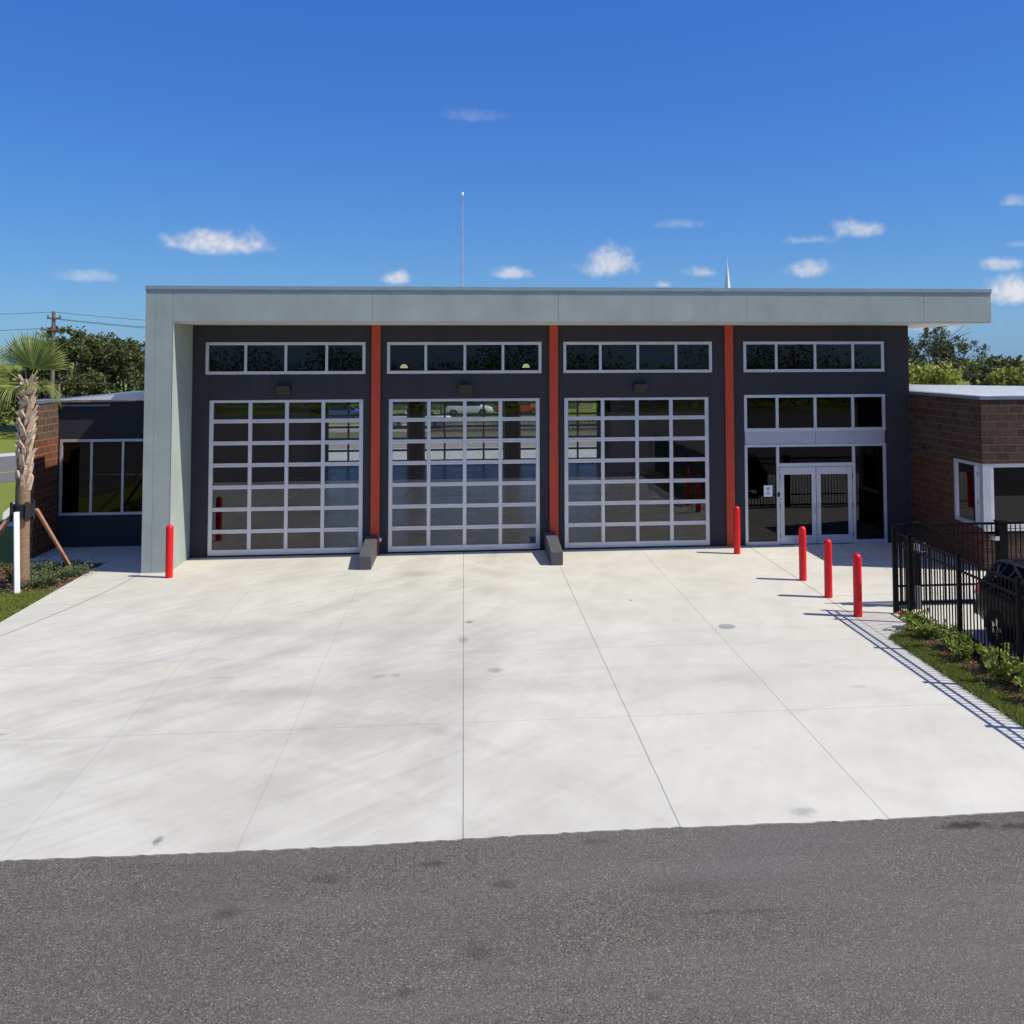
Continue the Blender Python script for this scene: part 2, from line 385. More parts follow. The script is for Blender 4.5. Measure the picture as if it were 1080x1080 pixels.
# ------------------------------------------------------------------ world
SUNV = Vector((.80, -.235, 1.)).normalized()
el = math.asin(SUNV.z); azr = math.atan2(SUNV.x, SUNV.y)
W = bpy.data.worlds.new('World'); S.world = W; W.use_nodes = True
nt = W.node_tree; nt.nodes.clear(); k = NT(nt)
sky = k.n('ShaderNodeTexSky', sky_type='NISHITA'); sky.sun_disc = False
sky.sun_elevation = el; sky.sun_rotation = azr; sky.altitude = 0.; sky.air_density = 1.0; sky.dust_density = .25; sky.ozone_density = 3.5
dirv = k.n('ShaderNodeTexCoord').outputs['Generated']
CL = [(-13.64,6.35,3.0,.83,1),(-19.91,4.28,1.34,.39,.4),(-3.79,4.57,.8,.5,.85),(2.71,4.83,1.3,.42,.7),(8.67,5.37,2.0,1.1,.9),(13.81,4.87,1.0,.48,.85),(19.97,4.91,1.28,.6,.85),(22.8,7.06,1.5,.62,.7),(19.94,6.58,1.5,.35,.5),(30.64,8.18,.85,.42,.5),(29.97,4.84,1.0,.42,.7),(30.6,3.3,1.4,.85,1),(.42,13.99,1.9,.5,.16),(12.57,7.69,1.2,.3,.22),(11.71,4.2,.5,.25,.8),(26.58,1.6,2.4,.6,.35),(30.91,5.91,.78,.25,.3),
      (60,9,6,2,.9),(95,14,9,3,.8),(140,11,8,2.5,.9),(185,9,9,2.4,.9),(215,16,8,3,.8),(-60,10,7,2.4,.9),(-110,15,9,3,.8),(165,24,8,2.5,.5),(150,42,22,9,.8),(205,50,24,10,.8),(250,38,20,8,.75),(110,58,20,9,.7),(290,52,20,9,.7),(180,72,26,9,.7)]  # large high clouds out of view, added to give neutral fill light
n1 = k.noise(k.mapping(dirv, scale=(1, 1, 1.35)), 26, 6, .56, .15); n2 = k.noise(dirv, 110, 5, .6)
nn = k.math('ADD', k.math('MULTIPLY', k.math('SUBTRACT', n1, .5), 2.3), k.math('MULTIPLY', k.math('SUBTRACT', n2, .5), .7))
tot = None
for az, e, sa, se, a in CL:
    az, e = math.radians(az), math.radians(e)
    c = Vector((math.sin(az)*math.cos(e), math.cos(az)*math.cos(e), math.sin(e)))
    u = Vector((math.cos(az), -math.sin(az), 0)); w = u.cross(c)
    if w.z < 0: w = -w
    du = k.n('ShaderNodeVectorMath', operation='DOT_PRODUCT', i_0=dirv, i_1=tuple(u / math.radians(sa))).outputs['Value']
    wo = float(w.dot(c))
    dw = k.n('ShaderNodeVectorMath', operation='DOT_PRODUCT', i_0=dirv, i_1=tuple(w / math.radians(se))).outputs['Value']
    front = k.n('ShaderNodeVectorMath', operation='DOT_PRODUCT', i_0=dirv, i_1=tuple(c)).outputs['Value']
    dw2 = k.math('MAXIMUM', dw, k.math('MULTIPLY', dw, -1.7))     # flatter bases
    r = k.math('SQRT', k.math('ADD', k.math('MULTIPLY', du, du), k.math('MULTIPLY', dw2, dw2)))
    r = k.math('ADD', r, nn)
    f = k.math('MULTIPLY', k.rng(r, 1.3, .0, 0, a, True), k.math('GREATER_THAN', front, .5))
    tot = f if tot is None else k.math('MAXIMUM', tot, f)
tot = k.math('MULTIPLY', tot, .85)
hs = k.n('ShaderNodeHueSaturation'); hs.inputs['Saturation'].default_value = 1.25; hs.inputs['Value'].default_value = 1.0
nt.links.new(sky.outputs[0], hs.inputs['Color'])
sp = k.n('ShaderNodeSeparateColor', i_0=hs.outputs[0])
chs = [k.math('MULTIPLY', k.math('POWER', k.math('MULTIPLY', sp.outputs[i], .1), g), a * 10) for i, (a, g) in enumerate(((.33, .70), (.60, .745), (.885, .46)))]
cc = k.n('ShaderNodeCombineColor', i_0=chs[0], i_1=chs[1], i_2=chs[2])
ccol = k.mix(k.rng(k.math('ADD', n2, k.math('MULTIPLY', n1, .6)), .6, .95), (8.4, 8.3, 8.5, 1), (5.6, 6.0, 7.2, 1))
skc = k.mix(tot, cc.outputs[0], ccol)
bg = k.n('ShaderNodeBackground'); nt.links.new(skc, bg.inputs[0]); bg.inputs[1].default_value = .10
wo = k.n('ShaderNodeOutputWorld'); nt.links.new(bg.outputs[0], wo.inputs[0])
sl = bpy.data.lights.new('sun', 'SUN'); sl.energy = 4.9; sl.angle = math.radians(.53); sl.color = (1., .945, .83)
so = bpy.data.objects.new('sun', sl); COL.objects.link(so); so.rotation_euler = SUNV.to_track_quat('Z', 'Y').to_euler(); so.location = (30, -10, 40)

# ------------------------------------------------------------------ camera
cd = bpy.data.cameras.new('camera'); cam = bpy.data.objects.new('camera', cd); COL.objects.link(cam)
cd.sensor_width = 36; cd.lens = 36 * 1030 / 1080; cd.shift_x = (540 - 589.14) / 1080; cd.shift_y = (326.72 - 540) / 1080
cd.clip_end = 3000; cd.clip_start = .1
Rv = Vector((.9953176, -.09661811, -.00279641)).normalized(); Fv = Vector((.09663948, .99412942, .04865704)).normalized()
Uv = Rv.cross(Fv).normalized(); Rv = Fv.cross(Uv).normalized()
mw = Matrix((Rv, Uv, -Fv)).transposed().to_4x4(); mw.translation = (-.034, -28.387, 5.556); cam.matrix_world = mw
S.camera = cam
S.view_settings.view_transform = 'Standard'; S.view_settings.look = 'None'; S.view_settings.exposure = 0.; S.view_settings.gamma = 1.
S.cycles.max_bounces = 10; S.cycles.transparent_max_bounces = 16; S.cycles.use_denoising = True
S.cycles.sample_clamp_indirect = 6.

# ------------------------------------------------------------------ setting: ground sheets
def sheet(name, poly, z, m, kind='structure', sub=None):
    b = MB(); b.v = [(x, y, z) for x, y in poly]; b.face(range(len(poly)))
    o = b.build(name, m); o['kind'] = kind; return o
sheet('ground', [(-900,-500),(900,-500),(900,1200),(-900,1200)], -.035, M['lawn'])
sheet('asphalt_lot', [(-130,-69),(110,-69),(110,-16.4),(-14,-16.4),(-15,-9.2),(-130,-9.2)], -.012, M['asphalt'])
# concrete apron: ragged front edge where the asphalt laps it
b = MB()
fr = []
x = -9.76
while x < 30: fr.append((x, -16.76 + U(-.014, .014) + .03 * math.sin(x * .9))); x += .09
poly = [(-9.76, -6.4)] + [(-9.9, -9), (-10.8, -12), (-12.5, -14.5), (-15, -16.1), (-18, -16.72)] + [(-18 + .1 * i, -16.76 + U(-.014, .014)) for i in range(1, 82)] + fr + [(30, -16.7), (30, -7.0), (30, .0)]
poly2 = [(-9.76, -6.4), (-9.9, -9), (-10.8, -12), (-12.5, -14.5), (-15, -16.1), (-18, -16.74)] + [(-18 + .1 * i, -16.76 + U(-.014, .014)) for i in range(1, 82)] + fr[1:] + [(30, -16.7), (30, -.005), (-7.6, -.005), (-7.6, .28), (-8.6, .28), (-8.6, 1.98), (-12.0, 1.98), (-12.0, -.15), (-9.74, -.38), (-9.77, -2.2)]
b.prism(poly2, -.16, 0.); o = b.build('concrete_apron', M['concrete']); o['kind'] = 'structure'
sheet('rear_apron', [(-14,24.01),(14,24.01),(14,32.6),(-14,32.6)], -.004, M['walk'])
# street that runs diagonally behind the building
def strip(name, c0, d, off0, off1, L0, L1, z, m):
    d = Vector(d).normalized(); n = Vector((-d.y, d.x))
    c = Vector(c0); P = [c + d*L0 + n*off0, c + d*L1 + n*off0, c + d*L1 + n*off1, c + d*L0 + n*off1]
    return sheet(name, [(q.x, q.y) for q in P], z, m)
dv = (.68, .73)
strip('street', (-22.46,22.31), dv, -3.9, 8.2, -80, 8, -.02, M['road'])
strip('street_marking', (-22.46,22.31), dv, -.12, .12, -80, 8, -.014, M['yellow'])
strip('street_sidewalk', (-22.46,22.31), dv, 8.2, 10.2, -80, 8, -.008, M['walk'])
sheet('side_path', [(-15.3,6.0),(-16.6,9.0),(-17.3,11.4),(-18.6,16),(-17.9,16),(-16.5,11.2),(-15.7,9.0),(-14.4,6.0)], -.012, M['walk'])
sheet('rear_street', [(-14.5,32.6),(70,32.6),(70,37.2),(-14.5,37.2)], -.016, M['roadb'])
sheet('rear_verge', [(-14.5,38.8),(60,38.8),(60,46.5),(-14.5,46.5)], -.020, M['verge'])
sheet('rear_parking', [(-16,46.5),(60,46.5),(60,55),(-16,55)], -.014, M['roadb'])
sheet('rear_sidewalk', [(-14,37.2),(70,37.2),(70,38.8),(-14,38.8)], -.010, M['walk'])
sheet('planting_bed', [(-12.6,-3.45),(-9.8,-3.0),(-9.8,-.45),(-12.6,-.2)], -.012, M['mulch'])
def bedpoly():
    return [(8.34,-9.55),(8.34,-20),(10.0,-20),(9.98,-9.2),(8.9,-9.15)]
sheet('strip_turf', [(8.35,-9.62),(8.35,-20),(8.72,-20),(8.72,-10.1)], .0155, M['lawn'])
b = MB(); b.prism(bedpoly(), -.1, .012); o = b.build('planting_strip', M['mulch']); o['kind'] = 'structure'

# ------------------------------------------------------------------ fire station
FS = thing('fire_station', 'modern fire station with grey canopy frame, three glazed bay doors and red columns', 'building')
def wall_open(mb, u0, u1, z0, z1, opens, t0, t1, ax='y', mi=0):
    us = sorted({u0, u1} | {v for o in opens for v in o[:2]}); zs = sorted({z0, z1} | {v for o in opens for v in o[2:]})
    # merged vertically per column strip
    for a, c in zip(us, us[1:]):
        run = None
        for i, (p, q) in enumerate(zip(zs, zs[1:])):
            mid = ((a + c) / 2, (p + q) / 2)
            hole = any(o[0] < mid[0] < o[1] and o[2] < mid[1] < o[3] for o in opens)
            if not hole: run = (run[0], q) if run else (p, q)
            if (hole or i == len(zs) - 2) and run:
                if ax == 'y': mb.box(a, c, t0, t1, run[0], run[1], mi)
                else: mb.box(t0, t1, a, c, run[0], run[1], mi)
                run = None
DOORX = [(-7.163, -2.879), (-2.175, 2.175), (2.879, 7.184)]
TRX = [(-7.27, -2.83), (-2.22, 2.22), (2.86, 7.28), (8.235, 12.57)]
ops = [(a, c, 0., 4.383) for a, c in DOORX] + [(a, c, 5.10, 6.01) for a, c in TRX] + [(8.24, 12.58, 0.0, 4.428)]
b = MB(); wall_open(b, -7.63, 13.345, 0, 6.49, ops, 0, .32); 
b.box(13.045, 13.345, .32, 24, 0, 6.49); b.box(-8.34, -8.0, .0, 24, 0, 6.49)
wall_open(b, -8.0, 13.045, 0, 6.49, [(a, c, 0., 4.383) for a, c in DOORX], 23.7, 24.0)
wall = b.build('wall', M['dark'], FS)
# canopy frame: pillar + fascia
b = MB(); b.box(-8.342, -7.63, -1.857, -.002, 0, 6.53); b.box(-8.342, 14.95, -1.857, -.002, 6.53, 7.33)
b.build('canopy_frame', M['grey'], FS)
b = MB(); b.box(-7.628, 14.93, -1.845, -.004, 6.492, 6.528); b.box(13.35, 14.93, -.004, 16, 6.492, 6.528); b.build('soffit', M['cream'], FS)
b = MB(); b.box(-8.36, 14.97, -1.885, -1.60, 7.372, 7.47); b.box(-8.352, 14.96, -1.872, -1.70, 7.332, 7.368); b.build('coping', M['coping'], FS)
b = MB(); b.box(-8.342, 14.95, 0.0, 16, 6.53, 7.0); b.box(-8.342, 13.35, 16.0, 24.1, 6.53, 7.0); b.build('roof', M['roof'], FS)
for i, (xc, z0) in enumerate(((-2.53, .0), (2.573, .0), (7.79, .0))):
    o = box('red_column', M['red'], FS, xc - .125, xc + .125, -.07, -.002, z0, 6.488, bevel=.006)
# bay doors
def bay_door(x0, x1, yf, parent, rails=7, label=None):
    b = MB(); w = .12; z0, z1 = .035, 4.375
    y0, y1 = yf, yf + .07
    b.box(x0 + .005, x0 + w, y0, y1, z0, z1); b.box(x1 - w, x1 - .005, y0, y1, z0, z1)
    b.box(x0 + w, x1 - w, y0, y1, z0, z0 + .16); b.box(x0 + w, x1 - w, y0, y1, z1 - .075, z1)
    n = 4; inner = x1 - x0 - 2 * w; step = inner / n
    for i in range(1, n):
        xm = x0 + w + step * i; b.box(xm - .052, xm + .052, y0 + .004, y1, z0 + .16, z1 - .075)
    for j in range(1, rails):
        zm = .085 + j * .616
        for i in range(n):
            a = x0 + w + step * i + (.052 if i else 0); c = x0 + w + step * (i + 1) - (.052 if i < n - 1 else 0)
            b.box(a, c, y0 + .002, y1, zm - .058, zm - .006); b.box(a, c, y0 + .006, y1, zm - .003, zm + .052)
    d = b.build('bay_door', M['alu'], parent, bevel=.006)
    g = MB()
    for j in range(rails):
        zl = z0 + .16 if j == 0 else .085 + j * .616 + .052; zh = z1 - .075 if j == rails - 1 else .085 + (j + 1) * .616 - .058
        for i in range(n):
            a = x0 + w + step * i + (.052 if i else 0); c = x0 + w + step * (i + 1) - (.052 if i < n - 1 else 0)
            bb = len(g.v); yy = (y0 + y1) / 2 + .01
            g.v += [(a, yy, zl), (c, yy, zl), (c, yy, zh), (a, yy, zh)]; g.face((bb, bb+1, bb+2, bb+3))
    g.build('glazing', M['glass'], d, normals=False)
    s = MB(); s.box(x0, x1, yf + .005, yf + .06, .002, .033); s.build('bottom_seal', M['rubber'], d)
    return d
for a, c in DOORX: bay_door(a, c, .03, FS)
for a, c in DOORX: bay_door(a, c, 23.8, FS)
def window(x0, x1, z0, z1, y, parent, mull, m=None, gm='dglass', name='window', fw=.075, depth=.08, ax='y', room=True):
    b = MB(); g = MB()
    def bx(u0, u1, d0, d1, a, c):
        if ax == 'y': b.box(u0, u1, d0, d1, a, c)
        else: b.box(d0, d1, u0, u1, a, c)
    bx(x0, x0 + fw, y, y + depth, z0, z1); bx(x1 - fw, x1, y, y + depth, z0, z1)
    bx(x0 + fw, x1 - fw, y, y + depth, z0, z0 + fw); bx(x0 + fw, x1 - fw, y, y + depth, z1 - fw, z1)
    ed = [x0 + fw]
    for mx in mull: bx(mx - fw * .45, mx + fw * .45, y + .004, y + depth, z0 + fw, z1 - fw); ed += [mx - fw * .45, mx + fw * .45]
    ed.append(x1 - fw)
    o = b.build(name, m or M['alu'], parent, bevel=.005)
    for i in range(0, len(ed), 2):
        q = len(g.v); d = y + depth * .6
        P = [(ed[i], z0 + fw), (ed[i+1], z0 + fw), (ed[i+1], z1 - fw), (ed[i], z1 - fw)]
        g.v += [(u, d, z) if ax == 'y' else (d, u, z) for u, z in P]; g.face((q, q+1, q+2, q+3))
    g.build('glazing', M[gm], o, normals=False)
    return o
for (a, c), ml in zip(TRX, ((-6.17, -5.06, -3.92), (-1.12, 0., 1.1), (3.95, 5.06, 6.2), (9.24, 10.43, 11.6))):
    window(a, c, 5.10, 6.01, -.02, FS, ml, name='transom_window', gm='dglass', fw=.085)
# entrance storefront
b = MB(); y0, y1 = -.015, .09; f = .085
Z = dict(b=.0, l0=.10, l1=2.88, p1=3.34, t=4.428)
for xm in (8.24 + f/2, 9.245, 11.575, 12.58 - f/2): b.box(xm - f/2, xm + f/2, y0, y1, 0.005, 2.88)
for xm in (8.24 + f/2, 9.245, 10.41, 11.575, 12.58 - f/2): b.box(xm - f/2, xm + f/2, y0, y1, 3.44, 4.34)
b.box(8.24, 12.58, y0, y1, 4.342, 4.428); b.box(8.24, 12.58, y0, y1, 3.34, 3.438); b.box(8.24, 12.58, y0, y1, 2.882, 2.96)
for a, c in ((8.325, 9.2025), (11.6175, 12.495)): b.box(a, c, y0, y1, .005, .11)
b.box(9.2875, 11.5325, y0, y1, 2.29, 2.40)
SF = b.build('entrance_storefront', M['alu'], FS, bevel=.005)
b = MB(); b.box(8.26, 10.406, .012, .07, 2.962, 3.338); b.box(10.414, 12.56, .012, .07, 2.962, 3.338); b.build('spandrel_panel', M['alu2'], SF)
g = MB()
for a, c, p, q in [(8.325,9.2025,.11,2.88),(11.6175,12.495,.11,2.88),(9.2875,11.5325,2.40,2.88),(8.325,9.2025,3.44,4.34),(9.2875,10.3675,3.44,4.34),(10.4525,11.5325,3.44,4.34),(11.6175,12.495,3.44,4.34)]:
    i = len(g.v); g.v += [(a,.04,p),(c,.04,p),(c,.04,q),(a,.04,q)]; g.face((i,i+1,i+2,i+3))
g.build('glazing', M['dglass'], SF, normals=False)
for a, c, hs_ in ((9.30, 10.402, 1), (10.418, 11.52, -1)):
    b = MB(); st = .13
    b.box(a, a + st, .0, .055, .02, 2.28); b.box(c - st, c, .0, .055, .02, 2.28); b.box(a + st, c - st, .0, .055, .02, .27); b.box(a + st, c - st, .0, .055, 2.06, 2.28)
    d = b.build('entrance_door', M['alu'], FS, bevel=.005)
    g = MB(); g.v = [(a+st,.03,.27),(c-st,.03,.27),(c-st,.03,2.06),(a+st,.03,2.06)]; g.face((0,1,2,3)); g.build('glazing', M['dglass'], d, normals=False)
    hx = c - .06 if hs_ > 0 else a + .06
    h = MB(); h.tube([(hx, -.002, .92), (hx, -.06, .92), (hx, -.06, 1.22), (hx, -.002, 1.22)], .014, 8); h.build('handle', M['chrome'], d)
    hx = a - .004 if hs_ > 0 else c + .004
    for z in (.28, 1.15, 2.0): h = MB(); h.tube([(hx, -.012, z - .06), (hx, -.012, z + .06)], .012, 8); h.build('hinge', M['fixture'], d)
b = MB(); b.box(9.215, 9.275, -.05, -.017, 1.42, 1.54); b.build('door_keypad', M['fixture'], FS)
# wall lights over the bay doors
for xc in (-5.11, .02, 5.12):
    b = MB(); b.hexa([(xc-.2,-.02,4.5),(xc+.2,-.02,4.5),(xc+.2,-.002,4.5),(xc-.2,-.002,4.5),(xc-.2,-.22,4.77),(xc+.2,-.22,4.77),(xc+.2,-.002,4.77),(xc-.2,-.002,4.77)])
    l = b.build('wall_light', M['fixture'], FS, bevel=.01)
for xc in (-2.40, ):
    b = MB(); b.lathe([(.055, 0), (.055, .03), (.03, .045)], 0, 0, 14); o = b.build('door_button', M['chrome'], FS, smooth=False)
    o.rotation_euler = (PI/2, 0, 0); o.location = (xc, -.002, .40); o.scale = (1, 1.3, 1)
# interior of the bays
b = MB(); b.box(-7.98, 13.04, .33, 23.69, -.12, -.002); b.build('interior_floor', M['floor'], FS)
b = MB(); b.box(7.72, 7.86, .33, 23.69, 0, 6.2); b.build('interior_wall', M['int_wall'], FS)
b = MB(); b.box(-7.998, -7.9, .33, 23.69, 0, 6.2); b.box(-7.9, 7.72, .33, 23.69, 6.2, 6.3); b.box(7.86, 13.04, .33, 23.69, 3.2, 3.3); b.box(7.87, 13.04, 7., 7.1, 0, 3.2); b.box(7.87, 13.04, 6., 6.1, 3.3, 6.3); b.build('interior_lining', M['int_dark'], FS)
for yy in (4.5, 8., 11.5): box('interior_door', M['int_dark'], FS, 7.69, 7.718, yy, yy + 1.0, 0, 2.15)
def lamp(x, y, lab):
    L = thing('bay_lamp', lab, 'lamp', (x, y, 5.2), 0, 'lit lamps hanging in the middle bay')
    b = MB(); b.lathe([(.05, .13), (.10, .09), (.14, .0)][::-1], 0, 0, 14); b.build('lamp_shade', M['lampglow'], L, smooth=True)
    b = MB(); b.tube([(0, 0, .18), (0, 0, 1.0)], .012, 6); b.build('hanger', M['black'], L)
lamp(-2.1, 6., 'lit yellow lamp seen through the left pane of the transom above the middle bay door')
lamp(2.15, 6., 'lit yellow lamp seen through the right pane of the transom above the middle bay door')

# wheel guards
for xc, lab in ((-2.605, 'dark sloped concrete wheel guard at foot of red column between left and middle bay doors'), (2.46, 'dark sloped concrete wheel guard at foot of red column between middle and right bay doors')):
    w = .165; b = MB()
    b.hexa([(xc-w,-2.1,0),(xc+w,-2.1,0),(xc+w,-.08,0),(xc-w,-.08,0),(xc-w,-2.1,.36),(xc+w,-2.1,.36),(xc+w,-.08,.53),(xc-w,-.08,.53)])
    tag(b.build('wheel_guard', M['bumper'], None, bevel=.015), lab, 'guard', 'wheel guards beside the bay doors')

# ------------------------------------------------------------------ brick wings
RW = thing('brick_wing', 'right brown block wing with corner window and white roof edge behind the black fence', 'building', (0,0,0))
# openings: side window y -4..-2.3 ; front window
b = MB()
XS, YF, ZT = 13.40, -4.0, 4.42
wall_open(b, YF, 14., 0, ZT, [(YF, -2.42, 1.07, 2.76)], XS, XS + .3, ax='x')
wall_open(b, XS + .3, 24., 0, ZT, [(XS + .3, 17.2, 1.07, 2.76)], YF, YF + .3)
b.box(13.346, XS, -.004, 14., 0, ZT + .002); b.box(23.7, 24, YF + .3, 14, 0, 3.9); b.box(XS + .3, 23.7, 13.7, 14, 0, 3.9)
b.build('wall', M['block'], RW)
box('corner_post', M['alu2'], RW, XS + .012, XS + .22, YF + .012, YF + .16, 1.07, 2.76)
window(-3.84, -2.425, 1.075, 2.755, XS + .03, RW, (), ax='x', gm='dglass', fw=.09)
window(XS + .22, 17.15, 1.075, 2.755, YF + .03, RW, (15.6,), gm='dglass', fw=.1)
box('window_sill', M['alu'], RW, XS + .0, 17.2, YF - .05, YF + .02, .98, 1.068)
b = MB(); b.box(XS - .052, XS + .33, YF - .03, 13.99, ZT + .003, ZT + .085); b.box(XS + .33, 24., YF - .03, YF + .33, ZT + .003, ZT + .085); b.build('wall_coping', M['flash'], RW)
b = MB(); b.hexa([(13.352,.55,4.51),(24,.55,3.9),(24,.72,3.9),(13.352,.72,4.51),(13.352,.55,4.69),(24,.55,4.50),(24,.72,4.50),(13.352,.72,4.69)]); b.build('roof_edge', M['white'], RW)
b = MB(); b.box(13.72, 23.68, -3.66, 13.68, 3.8, 3.9); b.build('roof', M['roof'], RW)
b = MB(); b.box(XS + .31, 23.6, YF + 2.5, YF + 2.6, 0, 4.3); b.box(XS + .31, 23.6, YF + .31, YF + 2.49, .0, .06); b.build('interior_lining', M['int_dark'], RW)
b = MB(); b.box(XS - .16, XS - .002, -.98, -.72, 2.72, 2.86); b.build('wall_light', M['chrome'], RW)
b = MB(); b.box(XS - .06, XS - .002, -.30, -.22, 3.42, 3.56); b.build('sensor', M['chrome'], RW)

LW = thing('side_wing', 'left dark stucco wing with three-pane window and end wall of brown and red blocks', 'building')
b = MB(); wall_open(b, -11.98, -8.36, 0, 4.26, [(-11.94, -8.8, .92, 3.17)], 2.0, 2.25); b.build('wall', M['dark'], LW)
box('roof', M['roof'], LW, -11.98, -8.36, 2.26, 10.25, 3.9, 4.0)
b = MB(); b.box(-12.42, -11.985, .42, 10.25, 0, 4.28); b.build('end_wall', M['blockL'], LW)
window(-11.935, -8.81, .925, 3.165, 1.985, LW, (-11.03, -10.13, -9.3), gm='dglass', fw=.08)
b = MB(); b.box(-12.46, -11.96, .38, 2.0, 4.282, 4.37); b.box(-12.46, -11.96, 2.02, 10.3, 4.282, 4.33); b.build('roof_coping', M['flash'], LW)
b = MB(); b.hexa([(-11.9,1.86,4.335),(-8.36,1.86,4.335),(-8.36,2.02,4.335),(-11.9,2.02,4.335),(-11.9,1.86,4.345),(-8.36,1.86,4.66),(-8.36,2.02,4.66),(-11.9,2.02,4.345)]); b.build('roof_edge', M['white'], LW)
box('eave_trim', M['flash'], LW, -11.96, -10.5, 1.93, 1.998, 4.14, 4.20)
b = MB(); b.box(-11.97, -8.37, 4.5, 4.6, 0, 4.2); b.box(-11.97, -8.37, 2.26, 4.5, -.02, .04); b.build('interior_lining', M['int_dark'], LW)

# notice taped on the glass
N = thing('paper_notice', 'white paper notice taped inside the glass beside the entrance doors', 'notice', (8.95, .034, 1.42))
b = MB(); b.box(-.13, .13, -.006, 0., 0, .33); b.build('sheet', M['paper'], N)
b = MB()
for i, (w_, z) in enumerate(((.07,.06),(.08,.085),(.06,.11),(.05,.20),(.06,.22),(.05,.24),(.04,.26))): b.box(-w_, w_, -.0085, -.007, z, z + .012)
b.box(-.004, .004, -.0085, -.007, .06, .272); b.build('print', M['ink'], N)

# ------------------------------------------------------------------ bollards
b = MB(); prof = [(.092, 0), (.092, 1.24)] + [(.092 * math.cos(a), 1.24 + .095 * math.sin(a)) for a in [PI/2 * i / 6 for i in range(1, 6)]] + [(.006, 1.335)]
b.lathe(prof, 0, 0, 24)
first = None
for x, y, lab in ((-7.47, -2.45, 'red steel bollard standing alone in front of the grey left pillar'),
                  (7.67, -1.1, 'red steel bollard beside the third red column, closest to the building'),
                  (8.38, -4.49, 'red steel bollard before the entrance doors, farthest of the row of three'),
                  (8.37, -6.23, 'red steel bollard in the middle of the row of three by the entrance'),
                  (8.38, -7.9, 'red steel bollard nearest the black fence, closest of the row of three')):
    if first is None: first = o = b.build('bollard', M['bollard']); me = o.data; me.polygons.foreach_set('use_smooth', [True]*len(me.polygons)); me.set_sharp_from_angle(angle=.6)
    else: o = first.copy(); COL.objects.link(o)
    o.location = (x, y, 0); tag(o, lab, 'bollard', 'red bollards in front of the station')
b = MB(); b.lathe([(.17, .001), (.17, .006), (.15, .008)], 0, 0, 20); o = b.build('cleanout_cover', M['cover']); o.location = (5.38, -8.38, .0); tag(o, 'small round grey cleanout cover set in the concrete apron', 'cover')

# ------------------------------------------------------------------ fence and gate
FE = thing('metal_fence', 'black metal picket fence running along the planting strip toward the camera', 'fence', (9.28, -7.76, 0))
posts = [0, -.73, -2.78, -4.78, -6.78, -8.78, -10.78]
b = MB(); b.box(-.038, .038, -.038, .038, 0, 1.80); b.box(-.046, .046, -.046, .046, 1.80, 1.825); b.box(-.03, .03, -.03, .03, 1.825, 1.84)
pm = None
for y in posts:
    if pm is None: pm = o = b.build('post', M['black'], FE)
    else: o = pm.copy(); COL.objects.link(o)
    o.location = (0, y, 0)
for ya, yb in zip(posts, posts[1:]):
    b = MB(); L = ya - yb - .08
    for z in (1.72, 1.50, .11): b.box(-.016, .016, yb + .04, ya - .04, z, z + .04)
    n = max(2, int(round(L / .118)))
    for i in range(1, n):
        y = yb + .04 + L * i / n; b.box(-.0095, .0095, y - .0095, y + .0095, .05, 1.735)
    b.build('picket_panel', M['black'], FE)
GA = thing('sliding_gate', 'black metal sliding gate with thick posts in front of the right block wing', 'gate', (9.8, -7.3, 0))
def gpost(x, w):
    b = MB(); b.box(x - w, x + w, -w, w, 0, 1.84); b.box(x - w - .02, x + w + .02, -w - .02, w + .02, 1.84, 1.87); b.build('post', M['black'], GA, bevel=.004)
gpost(.20, .075); gpost(2.19, .10)
b = MB(); xa, xb = -.28, 5.6
for z, h in ((1.76, .05), (1.56, .04), (.42, .04), (.03, .06)): b.box(xa, xb, .11, .15, z, z + h)
n = 52
for i in range(n): 
    x = xa + (xb - xa) * (i + .5) / n; b.box(x - .0095, x + .0095, .12, .14, .09, 1.76)
b.build('picket_panel', M['black'], GA)
b = MB(); b.box(.10, .34, -.16, -.078, 1.24, 1.44); b.build('lock_box', M['chrome'], GA, bevel=.01)
b = MB(); b.box(.125, .21, -.165, -.161, 1.27, 1.41); b.build('lock_plate', M['ink'], GA)
b = MB(); b.box(.1, .2, -.2, -.078, .0, .5); b.build('conduit_box', M['flash'], GA, bevel=.01)
b = MB(); b.box(1.98, 2.10, -.1, .1, 1.44, 1.54); b.build('latch', M['chrome'], GA, bevel=.01)

